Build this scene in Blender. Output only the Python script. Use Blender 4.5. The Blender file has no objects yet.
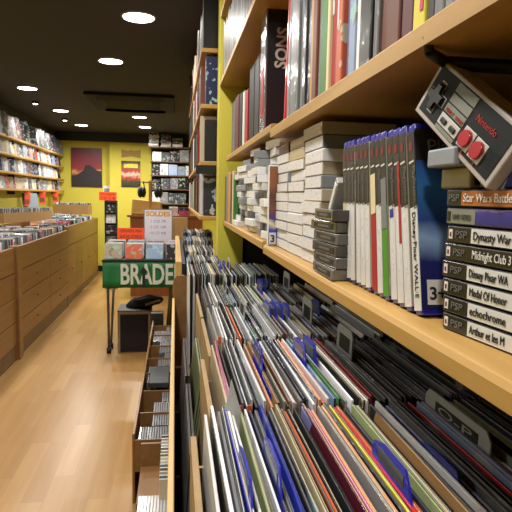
import bpy, bmesh, math, random
from mathutils import Vector, Matrix
S = bpy.context.scene
COL = S.collection
rnd = random.Random(7)

# ------------------------------------------------------------ camera
YAW, PITCH, ROLL = math.radians(8.458), math.radians(6.153), math.radians(1.2)
F = Vector((math.sin(YAW)*math.cos(PITCH), math.cos(YAW)*math.cos(PITCH), -math.sin(PITCH)))
R0 = Vector((math.cos(YAW), -math.sin(YAW), 0)); U0 = R0.cross(F)
Rr = R0*math.cos(ROLL) + U0*math.sin(ROLL); Uu = -R0*math.sin(ROLL) + U0*math.cos(ROLL)
cd = bpy.data.cameras.new('camera'); cam = bpy.data.objects.new('camera', cd); COL.objects.link(cam)
cd.sensor_fit = 'HORIZONTAL'; cd.sensor_width = 36; cd.lens = 36*550/512; cd.clip_start = 0.02
cam.matrix_world = Matrix(((Rr.x, Uu.x, -F.x, 0), (Rr.y, Uu.y, -F.y, 0), (Rr.z, Uu.z, -F.z, 1.4), (0, 0, 0, 1)))
S.camera = cam

# ------------------------------------------------------------ world, exposure, light colours
w = bpy.data.worlds.new('world'); S.world = w; w.use_nodes = True
w.node_tree.nodes['Background'].inputs[0].default_value = (1, .96, .92, 1)
w.node_tree.nodes['Background'].inputs[1].default_value = 0.25
S.view_settings.view_transform = 'Standard'; S.view_settings.look = 'None'
S.view_settings.gamma = 1.0; S.view_settings.exposure = 0.0; S.view_settings.use_curve_mapping = False
LAMP_W = 16.5
LAMP_COL = (1.0, .95, .89)
# downlights: position, brightness
LIGHTS = [(-.22, 3.48, 1), (-.51, 4.64, 1), (-.5, 6.25, .0), (-.485, 7.83, 1.6), (-.47, 8.95, 1.8), (-1.49, 6.02, .95), (-1.46, 7.53, 1.1), (-1.44, 9.0, 1.7),
          (-.25, 2.0, .85), (-.25, .7, .95), (-.25, -.7, .9), (-1.5, 4.5, .85), (-1.5, 3.0, .7), (-1.5, 1.5, .7)]
SPOTS = [(-1.55, 5.34), (-1.52, 6.89), (-1.46, 8.33)]

# ------------------------------------------------------------ materials
def lin(h):
    h = h.lstrip('#'); v = [int(h[i:i+2], 16)/255 for i in (0, 2, 4)]
    return tuple(x/12.92 if x <= .04045 else ((x+.055)/1.055)**2.4 for x in v) + (1,)
PAL = {'white': '#dfdfe0', 'cream': '#cdbf98', 'black': '#141416', 'charcoal': '#26282c', 'grey': '#6e7072', 'silver': '#83888c',
       'dark blue': '#161d4a', 'blue': '#1d33a8', 'pale blue': '#8fa6c8', 'lavender': '#7d80b8', 'green': '#3f7a3c', 'pale green': '#8f9a6a',
       'red': '#b3262c', 'orange': '#c8623a', 'peach': '#d29a72', 'tan': '#b58b58', 'brown': '#6b3a26', 'pink': '#c14f86',
       'yellow': '#d9cf3c', 'olive': '#5a5838', 'teal': '#3c6c74', 'maroon': '#5a1d2c', 'slate': '#454b55', 'navy': '#10152e',
       'beige': '#b3a58c', 'purple': '#4a3478'}
MATS = {}
def newmat(n):
    m = bpy.data.materials.new(n); m.use_nodes = True
    return m, m.node_tree.nodes, m.node_tree.links, m.node_tree.nodes['Principled BSDF']
def flat(name, hexc, rough=.55, metal=0, coat=0, trans=0, bump=0, spec=.5):
    if name in MATS: return MATS[name]
    m, N, L, b = newmat(name)
    c = lin(hexc)
    nt = N.new('ShaderNodeTexNoise'); nt.inputs['Scale'].default_value = 60; nt.inputs['Detail'].default_value = 3
    tc = N.new('ShaderNodeTexCoord'); L.new(tc.outputs['Object'], nt.inputs['Vector'])
    mx = N.new('ShaderNodeMix'); mx.data_type = 'RGBA'
    mx.inputs[6].default_value = tuple(x*.88 for x in c[:3])+(1,); mx.inputs[7].default_value = tuple(min(1, x*1.1) for x in c[:3])+(1,)
    L.new(nt.outputs['Fac'], mx.inputs[0]); L.new(mx.outputs[2], b.inputs['Base Color'])
    b.inputs['Roughness'].default_value = rough; b.inputs['Metallic'].default_value = metal
    b.inputs['Coat Weight'].default_value = coat; b.inputs['Coat Roughness'].default_value = .12
    b.inputs['Transmission Weight'].default_value = trans; b.inputs['Specular IOR Level'].default_value = spec
    if bump:
        bp = N.new('ShaderNodeBump'); bp.inputs['Strength'].default_value = bump; bp.inputs['Distance'].default_value = .002
        L.new(nt.outputs['Fac'], bp.inputs['Height']); L.new(bp.outputs[0], b.inputs['Normal'])
    MATS[name] = m; return m
def pal(c, kind='card'):
    """printed card or plastic-wrapped print in a palette colour, varied a little from object to object"""
    key = c+' '+kind
    if key in MATS: return MATS[key]
    m, N, L, b = newmat(key)
    oi = N.new('ShaderNodeObjectInfo'); tc = N.new('ShaderNodeTexCoord')
    ad = N.new('ShaderNodeVectorMath'); ad.operation = 'MULTIPLY_ADD'; ad.inputs[1].default_value = (1, 1, 1)
    sc = N.new('ShaderNodeVectorMath'); sc.operation = 'SCALE'; sc.inputs['Scale'].default_value = 37; 
    cb = N.new('ShaderNodeCombineXYZ')
    for i in range(3): L.new(oi.outputs['Random'], cb.inputs[i])
    L.new(cb.outputs[0], sc.inputs[0]); L.new(tc.outputs['Object'], ad.inputs[0]); L.new(sc.outputs[0], ad.inputs[2])
    hs = N.new('ShaderNodeHueSaturation'); hs.inputs['Color'].default_value = lin(PAL[c])
    mr = N.new('ShaderNodeMapRange'); mr.inputs['To Min'].default_value = .75; mr.inputs['To Max'].default_value = 1.25
    L.new(oi.outputs['Random'], mr.inputs['Value']); L.new(mr.outputs[0], hs.inputs['Value'])
    out = hs.outputs[0]
    if kind in ('art', 'artgloss', 'sleeve'):
        vo = N.new('ShaderNodeTexNoise'); vo.inputs['Scale'].default_value = 28 if kind != 'sleeve' else 9; vo.inputs['Detail'].default_value = 2.5
        L.new(ad.outputs[0], vo.inputs['Vector'])
        rp = N.new('ShaderNodeValToRGB'); rp.color_ramp.interpolation = 'CONSTANT' if kind != 'sleeve' else 'LINEAR'
        e = rp.color_ramp.elements
        e[0].position = 0; e[0].color = (.0, .0, .0, 1); e[1].position = .46 if kind != 'sleeve' else .6; e[1].color = (0, 0, 0, 1)
        e.new(.56 if kind != 'sleeve' else .75).color = (.75, .75, .75, 1)
        L.new(vo.outputs['Fac'], rp.inputs[0])
        vc = N.new('ShaderNodeTexVoronoi'); vc.inputs['Scale'].default_value = 14; L.new(ad.outputs[0], vc.inputs['Vector'])
        h2 = N.new('ShaderNodeHueSaturation'); h2.inputs['Saturation'].default_value = .45; h2.inputs['Value'].default_value = .6
        L.new(vc.outputs['Color'], h2.inputs['Color'])
        mx = N.new('ShaderNodeMix'); mx.data_type = 'RGBA'; L.new(rp.outputs[0], mx.inputs[0]); L.new(out, mx.inputs[6]); L.new(h2.outputs[0], mx.inputs[7])
        out = mx.outputs[2]
    L.new(out, b.inputs['Base Color'])
    b.inputs['Roughness'].default_value = .5
    if kind in ('gloss', 'artgloss', 'sleeve'):
        b.inputs['Coat Weight'].default_value = .45; b.inputs['Coat Roughness'].default_value = .15; b.inputs['Roughness'].default_value = .4
        nn = N.new('ShaderNodeTexNoise'); nn.inputs['Scale'].default_value = 22; nn.inputs['Detail'].default_value = 2
        L.new(ad.outputs[0], nn.inputs['Vector'])
        bp = N.new('ShaderNodeBump'); bp.inputs['Strength'].default_value = .35; bp.inputs['Distance'].default_value = .01
        L.new(nn.outputs['Fac'], bp.inputs['Height']); L.new(bp.outputs[0], b.inputs['Coat Normal'])
    MATS[key] = m; return m
def wood(name, c1, c2, rough=.38, axis=1, scale=3, coat=.15):
    if name in MATS: return MATS[name]
    m, N, L, b = newmat(name)
    tc = N.new('ShaderNodeTexCoord'); mp = N.new('ShaderNodeMapping'); s = [scale*9]*3; s[axis] = scale*.6; mp.inputs['Scale'].default_value = s
    nt = N.new('ShaderNodeTexNoise'); nt.inputs['Scale'].default_value = 1; nt.inputs['Detail'].default_value = 6; nt.inputs['Roughness'].default_value = .6
    L.new(tc.outputs['Object'], mp.inputs[0]); L.new(mp.outputs[0], nt.inputs['Vector'])
    rp = N.new('ShaderNodeValToRGB'); rp.color_ramp.elements[0].position = .35; rp.color_ramp.elements[1].position = .65
    rp.color_ramp.elements[0].color = lin(c1); rp.color_ramp.elements[1].color = lin(c2)
    L.new(nt.outputs['Fac'], rp.inputs[0]); L.new(rp.outputs[0], b.inputs['Base Color'])
    b.inputs['Roughness'].default_value = rough; b.inputs['Coat Weight'].default_value = coat; b.inputs['Coat Roughness'].default_value = .25
    MATS[name] = m; return m
def glow(name, col, strength):
    m, N, L, b = newmat(name)
    b.inputs['Emission Color'].default_value = (*col, 1); b.inputs['Emission Strength'].default_value = strength
    MATS[name] = m; return m
def plaster(name, hexc, rough=.7):
    m, N, L, b = newmat(name); c = lin(hexc)
    nt = N.new('ShaderNodeTexNoise'); nt.inputs['Scale'].default_value = 2.5; nt.inputs['Detail'].default_value = 8
    tc = N.new('ShaderNodeTexCoord'); L.new(tc.outputs['Object'], nt.inputs['Vector'])
    mx = N.new('ShaderNodeMix'); mx.data_type = 'RGBA'; mx.inputs[6].default_value = tuple(x*.9 for x in c[:3])+(1,); mx.inputs[7].default_value = tuple(min(x*1.08, 1) for x in c[:3])+(1,)
    L.new(nt.outputs['Fac'], mx.inputs[0]); L.new(mx.outputs[2], b.inputs['Base Color']); b.inputs['Roughness'].default_value = rough
    bp = N.new('ShaderNodeBump'); bp.inputs['Strength'].default_value = .15; L.new(nt.outputs['Fac'], bp.inputs['Height']); L.new(bp.outputs[0], b.inputs['Normal'])
    MATS[name] = m; return m
M_shelf = wood('light beech', '#ab8443', '#bb9351', .48, 1, 3, .05)
M_shelf_x = wood('light beech across', '#b98d4c', '#c99f60', .4, 0, 3)
M_cab = wood('oak veneer', '#77552f', '#886239', .42, 1, 2)
M_cabdark = wood('oak veneer dark', '#5d4120', '#6d4d28', .5, 2, 2)
M_rail = wood('blond rail', '#ba9450', '#c8a25c', .4, 1, 3)
M_board = wood('crate board', '#8d714a', '#a08358', .6, 2, 1.5, 0)
M_cardboard = flat('cardboard', '#a5804f', .85)
M_black = flat('black paint', '#0d0d0e', .5)
M_blackfab = flat('black cloth', '#121113', .9, bump=.5)
M_yel = plaster('yellow paint', '#cabf45')
M_ceil = plaster('dark ceiling', '#242021', .8)
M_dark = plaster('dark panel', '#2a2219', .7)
M_paper = flat('white paper', '#dcdad6', .8)
M_chrome = flat('chrome', '#b8b8b8', .2, 1)
M_gdiv = flat('grey plastic divider', '#a4a9ae', .45, coat=.2)
M_bdiv = flat('blue plastic divider', '#1a22a6', .35, coat=.4)
M_ink = flat('black ink', '#17171a', .6)
M_clear = flat('hazy clear plastic', '#b9bab8', .25, coat=.6)

# ------------------------------------------------------------ mesh helpers
def box(bm, x0, x1, y0, y1, z0, z1, mi=0):
    vs = [bm.verts.new(p) for p in ((x0, y0, z0), (x1, y0, z0), (x1, y1, z0), (x0, y1, z0), (x0, y0, z1), (x1, y0, z1), (x1, y1, z1), (x0, y1, z1))]
    fs = []
    for f in ((0, 3, 2, 1), (4, 5, 6, 7), (0, 1, 5, 4), (1, 2, 6, 5), (2, 3, 7, 6), (3, 0, 4, 7)):
        fc = bm.faces.new([vs[i] for i in f]); fc.material_index = mi; fs.append(fc)
    return fs
def bevel(bm, wd, seg=2):
    bmesh.ops.bevel(bm, geom=bm.edges[:], offset=wd, segments=seg, affect='EDGES', profile=.5, clamp_overlap=True)
def tomesh(bm, name, mats):
    me = bpy.data.meshes.new(name); bmesh.ops.recalc_face_normals(bm, faces=bm.faces[:]); bm.to_mesh(me); bm.free()
    for m in mats: me.materials.append(m)
    return me
def link(name, me, parent=None, loc=(0, 0, 0), rot=(0, 0, 0)):
    o = bpy.data.objects.new(name, me); COL.objects.link(o)
    if parent: o.parent = parent
    o.location = loc; o.rotation_euler = rot
    return o
def bx(name, dims, mats, parent=None, loc=(0, 0, 0), rot=(0, 0, 0), bev=0, seg=2):
    bm = bmesh.new(); box(bm, *dims)
    if bev: bevel(bm, bev, seg)
    return link(name, tomesh(bm, name, mats if isinstance(mats, (list, tuple)) else [mats]), parent, loc, rot)
def cyl(bm, p0, p1, r, n=12, r1=None, mi=0):
    p0, p1 = Vector(p0), Vector(p1); d = (p1-p0).normalized(); a = d.orthogonal().normalized(); b = d.cross(a)
    r1 = r if r1 is None else r1
    A = [bm.verts.new(p0+(a*math.cos(t)+b*math.sin(t))*r) for t in (2*math.pi*i/n for i in range(n))]
    B = [bm.verts.new(p1+(a*math.cos(t)+b*math.sin(t))*r1) for t in (2*math.pi*i/n for i in range(n))]
    for i in range(n):
        f = bm.faces.new((A[i], A[(i+1) % n], B[(i+1) % n], B[i])); f.smooth = True; f.material_index = mi
    bm.faces.new(A[::-1]).material_index = mi; bm.faces.new(B).material_index = mi
def tag(o, label, cat, group=None, kind=None):
    if label: o['label'] = label
    if cat: o['category'] = cat
    if group: o['group'] = group
    if kind: o['kind'] = kind
    return o
def empty(name, loc=(0, 0, 0), rot=(0, 0, 0)):
    o = bpy.data.objects.new(name, None); COL.objects.link(o); o.location = loc; o.rotation_euler = rot; o.empty_display_size = .02
    return o
def struct(name, dims, mat, bev=0):
    o = bx(name, dims, mat, bev=bev); o['kind'] = 'structure'; return o
def mat_axes(xa, ya, org):
    xa = Vector(xa).normalized(); ya = Vector(ya).normalized(); za = xa.cross(ya)
    return Matrix(((xa.x, ya.x, za.x, org[0]), (xa.y, ya.y, za.y, org[1]), (xa.z, ya.z, za.z, org[2]), (0, 0, 0, 1)))
def text(parent, s, org, xa, ya, size, mat, width=None, name='lettering', depth=.0002, bold=0, ax='LEFT'):
    c = bpy.data.curves.new(name, 'FONT'); c.body = s; c.size = size; c.extrude = depth; c.offset = bold; c.align_x = ax; c.resolution_u = 3
    c.materials.append(mat)
    o = bpy.data.objects.new(name, c); COL.objects.link(o); o.parent = parent
    M = mat_axes(xa, ya, org)
    me = bpy.data.meshes.new_from_object(o); bpy.data.objects.remove(o)
    if width:
        xs = [v.co.x for v in me.vertices]; M = M @ Matrix.Diagonal((width/max(max(xs), 1e-4), 1, 1, 1))
    o = bpy.data.objects.new(name, me); COL.objects.link(o); o.parent = parent
    o.matrix_local = M
    return o
ORD = ['first', 'second', 'third', 'fourth', 'fifth', 'sixth', 'seventh', 'eighth', 'ninth', 'tenth', 'eleventh', 'twelfth', 'thirteenth', 'fourteenth',
       'fifteenth', 'sixteenth', 'seventeenth', 'eighteenth', 'nineteenth']
TENS = {2: 'twent', 3: 'thirt', 4: 'fort', 5: 'fift', 6: 'sixt', 7: 'sevent', 8: 'eight', 9: 'ninet'}
def nth(i):
    if i < 19: return ORD[i]
    t, u = divmod(i+1, 10)
    return (TENS[t]+'ieth') if u == 0 else TENS[t]+'y-'+ORD[u-1]
def label_row(objs, cols, kind, where, frm, cat, group):
    """labels for the members of one row: own colour and neighbours, else the count from one end"""
    n = len(objs); base = []
    for i in range(n):
        if i == 0: s = f'{cols[0]} {kind} {where}, the {frm} one'
        elif i == n-1: s = f'{cols[i]} {kind} {where}, farthest from the {frm} one'
        else: s = f'{cols[i]} {kind} {where}, between {cols[i-1]} and {cols[i+1]}'
        base.append(s)
    for i, o in enumerate(objs):
        s = base[i]
        if base.count(s) > 1 or len(s.replace('-', ' ').split()) > 15: s = f'{cols[i]} {kind} {where}, {nth(i)} from the {frm} one'
        tag(o, s, cat, group)

# ------------------------------------------------------------ setting
def floor_mat():
    m, N, L, b = newmat('plank floor')
    tc = N.new('ShaderNodeTexCoord'); mp = N.new('ShaderNodeMapping'); mp.inputs['Rotation'].default_value = (0, 0, math.pi/2)
    br = N.new('ShaderNodeTexBrick'); br.inputs['Scale'].default_value = 1; br.inputs['Brick Width'].default_value = .62; br.inputs['Row Height'].default_value = .098
    br.inputs['Mortar Size'].default_value = .0006; br.offset = .37; br.offset_frequency = 3
    br.inputs['Color1'].default_value = lin('#a27b48'); br.inputs['Color2'].default_value = lin('#b38d58'); br.inputs['Mortar'].default_value = lin('#946e3e')
    L.new(tc.outputs['Object'], mp.inputs[0]); L.new(mp.outputs[0], br.inputs['Vector'])
    nt = N.new('ShaderNodeTexNoise'); nt.inputs['Scale'].default_value = 1; nt.inputs['Detail'].default_value = 5
    m2 = N.new('ShaderNodeMapping'); m2.inputs['Scale'].default_value = (30, 1.5, 1); L.new(tc.outputs['Object'], m2.inputs[0]); L.new(m2.outputs[0], nt.inputs['Vector'])
    mx = N.new('ShaderNodeMix'); mx.data_type = 'RGBA'; mx.blend_type = 'MULTIPLY'; mx.inputs[0].default_value = .35
    rp = N.new('ShaderNodeValToRGB'); rp.color_ramp.elements[0].position = .3; rp.color_ramp.elements[0].color = (.6, .55, .5, 1); rp.color_ramp.elements[1].position = .7
    L.new(nt.outputs['Fac'], rp.inputs[0]); L.new(br.outputs[0], mx.inputs[6]); L.new(rp.outputs[0], mx.inputs[7]); L.new(mx.outputs[2], b.inputs['Base Color'])
    b.inputs['Roughness'].default_value = .28; b.inputs['Specular IOR Level'].default_value = .33
    return m
struct('floor', (-2.4, 2.2, -2.5, 10.4, -.05, 0), floor_mat())
struct('ceiling', (-2.4, 2.2, -2.5, 10.4, 2.45, 2.5), M_ceil)
struct('wall_left', (-2.4, -2.06, -2.5, 10.4, 0, 2.45), M_yel)
struct('wall_back', (-2.25, 2.2, 10.2, 10.4, 0, 2.45), M_yel)
struct('wall_back_pilaster', (-1.14, 2.0, 10.06, 10.2, 0, 2.40), M_yel)
struct('wall_front', (-2.25, .9, -2.6, -2.5, 0, 2.45), M_yel)
struct('wall_right', (.62, .72, -2.5, 2.42, 0, 2.45), M_dark)
struct('wall_right_rear', (.9, 1.0, 2.42, 10.2, 0, 2.45), M_yel)
struct('wall_right_end', (.188, .30, 2.43, 2.55, 0, 2.45), M_yel)
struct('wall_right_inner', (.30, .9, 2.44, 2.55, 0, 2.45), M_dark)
struct('wall_left_upper', (-2.06, -2.05, -2.5, 10.2, 2.06, 2.45), M_dark)
struct('trim_1', (-2.25, 2.0, 10.03, 10.06, 2.30, 2.45), M_black)
struct('baseboard_back', (-2.25, -1.14, 10.18, 10.2, 0, .1), M_black)

# ceiling lamps
def ring_mesh():
    bm = bmesh.new(); n = 24; prof = [(.092, -.002), (.098, -.006), (.104, -.004), (.104, 0)]
    rings = [[bm.verts.new((r*math.cos(2*math.pi*i/n), r*math.sin(2*math.pi*i/n), z)) for i in range(n)] for r, z in prof]
    for a, b in zip(rings, rings[1:]):
        for i in range(n): bm.faces.new((a[i], a[(i+1) % n], b[(i+1) % n], b[i])).smooth = True
    return tomesh(bm, 'ring', [flat('lamp rim', '#8a8680', .4, .6)])
def disc_mesh(r, z, mat, name):
    bm = bmesh.new(); n = 24
    cyl(bm, (0, 0, z), (0, 0, z+.004), r, n)
    return tomesh(bm, name, [mat])
G_on = glow('lamp glow', (1, .93, .80), 14.0); G_off = flat('unlit lamp', '#3a3733', .4)
RM = ring_mesh(); DM = disc_mesh(.09, -.006, G_on, 'diffuser'); DO = disc_mesh(.09, -.006, G_off, 'diffuser')
WH = ['nearest round downlight, right of the aisle', 'round downlight before the ceiling air vent', 'unlit round downlight near the ceiling air vent', 'round downlight just beyond the air vent', 'farthest round downlight beyond the air vent',
      'nearest of three round downlights over the left counters', 'middle of three round downlights over the left counters', 'farthest of three round downlights over the left counters',
      'round downlight above the record bins', 'round downlight above the game shelf', 'round downlight behind the viewer', 'round downlight above the near left counter', 'round downlight above the aisle edge at left', 'round downlight at the left rear of the viewer']
for (x, y, k), wh in zip(LIGHTS, WH):
    t = empty('ceiling_downlight', (x, y, 2.449)); tag(t, 'lit '+wh if k else wh, 'ceiling light', 'round ceiling downlights')
    link('rim', RM, t); link('diffuser', DM if k else DO, t)
    if k:
        ld = bpy.data.lights.new('downlight_lamp', 'AREA'); ld.shape = 'DISK'; ld.size = .17; ld.energy = LAMP_W*k; ld.color = LAMP_COL; ld.spread = math.radians(165)
        lo = bpy.data.objects.new('downlight_lamp', ld); COL.objects.link(lo); lo.parent = t; lo.location = (0, 0, -.014)
SM = disc_mesh(.03, -.03, G_on, 'bulb')
for (x, y), wh in zip(SPOTS, ['nearest', 'middle', 'farthest']):
    t = empty('ceiling_spot', (x-.1, y, 2.45)); tag(t, f'small aimed spot lamp near the left shelves, {wh} of the three', 'spot lamp', 'small ceiling spots')
    bm = bmesh.new(); cyl(bm, (0, 0, 0), (0, 0, -.025), .04, 16, .038); link('housing', tomesh(bm, 'housing', [M_black]), t)
    link('bulb', disc_mesh(.026, -.030, G_on, 'bulb'), t)
# ceiling air unit
t = empty('ceiling_air_vent', (-.48, 6.6, 2.45)); tag(t, 'black slatted air conditioner panel sunk in the dark ceiling', 'air vent')
bm = bmesh.new()
box(bm, -.47, .47, -.55, .55, -.03, -.001); bevel(bm, .008, 1)
link('panel', tomesh(bm, 'panel', [flat('vent plastic', '#0e0d0c', .7, spec=.2)]), t)
for s in (-1, 1):
    bx('louvre', (-.36, .36, -.03, .03, -.004, .004), flat('vent louvre', '#1c1917', .6), t, (0, s*.44, -.042), (s*.5, 0, 0), .002)
bm = bmesh.new()
for i in range(14): box(bm, -.3, .3, -.28+i*.04, -.27+i*.04, -.04, -.031)
link('grille', tomesh(bm, 'grille', [flat('vent grille', '#1d1b19', .5)]), t)

# ------------------------------------------------------------ left counters with CD bins
def cabinet(y0, y1, x0, top, rows, splits, label, group='oak counters along the left side', kick=.09, post=False):
    t = empty('counter_cabinet', (x0, (y0+y1)/2, 0)); tag(t, label, 'cabinet', group)
    h = (y1-y0)/2
    bm = bmesh.new()
    box(bm, -.74, -.03, -h, h, kick, top-.076)          # carcass
    box(bm, -.74, -.72, -h, h, top-.076, top+.02)       # back lip
    box(bm, -.74, 0, -h, -h+.02, 0, top); box(bm, -.74, 0, h-.02, h, 0, top)
    link('body', tomesh(bm, 'body', [M_cab]), t)
    bx('kickboard', (-.03, -.006, -h+.02, h-.02, 0, kick+.1), wood('grey kickboard', '#665033', '#74603f', .6, 1, 2), t)
    bx('top_board', (-.025, .004, -h+.02, h-.02, rows[0]+.004, top), M_cab, t, bev=.002)
    ys = [-h+.02] + splits + [h-.02]
    for zt, zb in zip(rows, rows[1:]):
        for a, b in zip(ys, ys[1:]):
            d = bx('drawer', (-.028, .002, a+.004, b-.004, zb+.004, zt-.004), M_cab, t, bev=.002)
            bm = bmesh.new(); cyl(bm, (.002, (a+b)/2, (zt+zb)/2+.01), (.014, (a+b)/2, (zt+zb)/2+.01), .008, 10, .010)
            link('knob', tomesh(bm, 'knob', [M_cab]), d)
    return t
cabinet(2.9, 4.72, -1.3, .945, [.735, .53, .325, .13], [-.1], 'nearest oak counter with drawers, cut off by the left frame edge')
cabinet(4.84, 6.98, -1.3, .945, [.735, .525, .31, .13], [.1], 'middle oak counter with small-knobbed drawers on the left of the aisle')
cabinet(7.0, 9.75, -1.31, .985, [.74, .10], [-.75, .0, .7], 'farthest oak counter with tall cupboard doors left of the aisle')
p = bx('counter_post', (-1.42, -1.275, 4.725, 4.835, 0, .955), M_cab, bev=.004)
tag(p, 'upright oak panel standing proud between the near and middle counters', 'panel')

def case_mesh(w_, d_, h_, art, edge, key):
    """thin case standing up: width along x, thickness along y, faces +-y in art"""
    bm = bmesh.new(); box(bm, -w_/2, w_/2, -d_/2, d_/2, 0, h_)
    bevel(bm, min(.0012, d_/4), 1)
    for f in bm.faces:
        n = f.normal; f.material_index = 0 if abs(n.y) > .8 else 1
    return tomesh(bm, key, [art, edge])
CASE = {}
def cdmesh(c, w_=.142, d_=.0105, h_=.125, kind='artgloss', edge=None):
    k = (c, w_, d_, h_, kind)
    if k not in CASE: CASE[k] = case_mesh(w_, d_, h_, pal(c, kind), edge or M_clear, 'case')
    return CASE[k]
ARTC = ['black', 'charcoal', 'grey', 'silver', 'white', 'slate', 'beige', 'brown', 'red', 'navy', 'olive', 'teal', 'black', 'white', 'orange', 'charcoal', 'maroon', 'silver', 'green', 'peach']
# bins on the counters
XC = [-1.40, -1.555, -1.71, -1.865]
ROWN = ['front', 'second', 'third', 'rearmost']
SEG = [3.3+.5*i for i in range(13)]
stuff = bmesh.new(); sm = [pal(c, 'gloss') for c in ('silver', 'grey', 'charcoal', 'white', 'black')]
cnt = 0
for si, y0 in enumerate(SEG):
    ztop = .872 if y0 < 6.9 else .905
    for ci, xc in enumerate(XC):
        if y0 > 9.2: continue
        raised = (6.2 < y0 < 7.7 and ci >= 2)
        ob, cl = [], []
        n = (4 if y0 < 6.5 else 2) if y0 >= 3.7 else 0
        if raised: continue
        rz = .45
        for k in range(n):
            c = rnd.choice(ARTC)
            y = y0 + k*.03
            lean = math.radians(-rnd.uniform(10, 20))
            o = link('cd_case', cdmesh(c), None, (xc+rnd.uniform(-.006, .006), y, ztop+rnd.uniform(0, .012)+.005+ci*.012), (lean, 0, rz+rnd.uniform(-.05, .05)))
            ob.append(o); cl.append(c); cnt += 1
        if ob: label_row(ob, cl, 'disc case', f'in {ROWN[ci]} file {ORD[si-1] if si else "first"} bin', 'nearest', 'cd', 'disc cases in the left counters')
        for k in range(n, 24):
            y = y0 + k*.021 + (.05 if n else 0); 
            if y > y0+.47: break
            hh = .125+rnd.uniform(-.006, .006); lean = .2; zb = ztop+.005+ci*.012; x = xc+rnd.uniform(-.006, .006)
            mi = rnd.randrange(5); ca, sa = math.cos(rz), math.sin(rz)
            vs = []
            for zz in (0, 1):
                for (px, py) in ((-.071, -.005), (.071, -.005), (.071, .005), (-.071, .005)):
                    yy = py + zz*hh*lean
                    vs.append(stuff.verts.new((x+px*ca-yy*sa, y+px*sa+yy*ca, zb+zz*hh)))
            for f in ((0, 3, 2, 1), (4, 5, 6, 7), (0, 1, 5, 4), (1, 2, 6, 5), (2, 3, 7, 6), (3, 0, 4, 7)):
                stuff.faces.new([vs[i] for i in f]).material_index = mi
o = link('cd_case_mass', tomesh(stuff, 'cd_case_mass', sm)); tag(o, 'dense files of disc cases packed behind the front ones in the left counters', 'cds', None, 'stuff')

# tall cardboard trays of discs standing up in the counter bins
def tray(p0, p1, z0, z1, label, lab2):
    p0, p1 = Vector(p0), Vector(p1); d = p1-p0; L_ = d.length; a = math.atan2(d.y, d.x)
    t = empty('cardboard_disc_tray', (p0.x, p0.y, z0), (0, 0, a)); tag(t, label, 'tray')
    h = z1-z0
    bm = bmesh.new(); box(bm, 0, L_, -.004, 0, 0, h); box(bm, 0, L_, .15, .154, 0, h*.9); box(bm, 0, .004, 0, .15, 0, h); box(bm, L_-.004, L_, 0, .15, 0, h)
    box(bm, 0, L_, 0, .15, 0, .004)
    link('box', tomesh(bm, 'box', [M_cardboard]), t)
    ob, cl = [], []
    n = int(L_/.035)
    for i in range(n):
        q = Vector((.02+i*(L_-.04)/max(n-1, 1), .075, 0)); c = rnd.choice(['white', 'grey', 'charcoal', 'silver', 'slate', 'black'])
        o = link('cd_case', cdmesh(c), None, (p0.x+q.x*math.cos(a)-q.y*math.sin(a), p0.y+q.x*math.sin(a)+q.y*math.cos(a), z0+.03+rnd.uniform(0, .012)+max(0, h-.13)), (0, 0, a+math.pi/2+rnd.uniform(-.03, .03)))
        ob.append(o); cl.append(c)
    label_row(ob, cl, 'disc case', lab2, 'left', 'cd', 'disc cases in cardboard trays')
tray((-1.88, 6.45, 0), (-1.60, 7.55, 0), 1.045, 1.16, 'long tan cardboard tray of discs in the left counter, the nearer tray', 'in nearer cardboard tray')
tray((-1.95, 9.3, 0), (-1.38, 9.15, 0), 1.06, 1.21, 'tan cardboard tray of discs in the left counter, near the back wall', 'in farther cardboard tray')

# ------------------------------------------------------------ left wall shelves
LEV = [(1.425, 'lowest'), (1.625, 'second-lowest'), (1.835, 'second-highest'), (2.04, 'top')]
for z, nm in LEV:
    t = empty('wall_shelf', (-1.94, 7.8, z)); tag(t, f'{nm} long pale wooden shelf on the left wall', 'shelf', 'shelves on the left wall')
    bx('board', (-.12, .0, -2.4, 2.35, -.018, 0), M_shelf, t, bev=.003)
    bx('lip', (.0, .012, -2.4, 2.35, -.012, .012), M_shelf, t, bev=.002)
    for k in range(4): bx('bracket', (-.12, -.03, -.008, .008, -.06, -.018), M_black, t, (0, -1.8+k*1.25, 0))
def fill_wall(z, nm, hh, pitch, tall):
    y = 5.6; ob, cl = [], []
    while y < 10.05:
        c = rnd.choice(['white', 'cream', 'black', 'charcoal', 'beige', 'grey', 'white', 'orange', 'slate', 'brown', 'pale blue', 'peach', 'silver', 'dark blue'] if not tall else ['charcoal', 'grey', 'olive', 'black', 'slate', 'silver', 'brown', 'charcoal', 'black'])
        if nm == 'second-highest' and abs(y-7.95) < .06: c = 'pink'
        h_ = hh*rnd.uniform(.88, 1.0); wd = h_*.72 if not tall else h_*.95
        rz = math.radians(rnd.uniform(46, 68))
        key = (c, round(wd, 2), round(h_, 2))
        me = cdmesh(c, round(wd, 2), .014, round(h_, 2), 'artgloss', pal('white' if rnd.random() < .5 else 'charcoal', 'card'))
        o = link('boxed_game' if not tall else 'record_sleeve', me, None, (-1.995+(-.01 if tall else 0), y, z+.003), (math.radians(-rnd.uniform(5, 12)), 0, rz))
        ob.append(o); cl.append(c); y += pitch*rnd.uniform(.8, 1.25)
    label_row(ob, cl, 'case' if not tall else 'record', f'on {nm} left wall shelf', 'nearest', 'case' if not tall else 'record', f'cases on the {nm} left wall shelf')
fill_wall(1.425, 'lowest', .17, .115, False); fill_wall(1.625, 'second-lowest', .18, .115, False)
fill_wall(1.835, 'second-highest', .185, .115, False); fill_wall(2.04, 'top', .30, .16, True)
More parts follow.
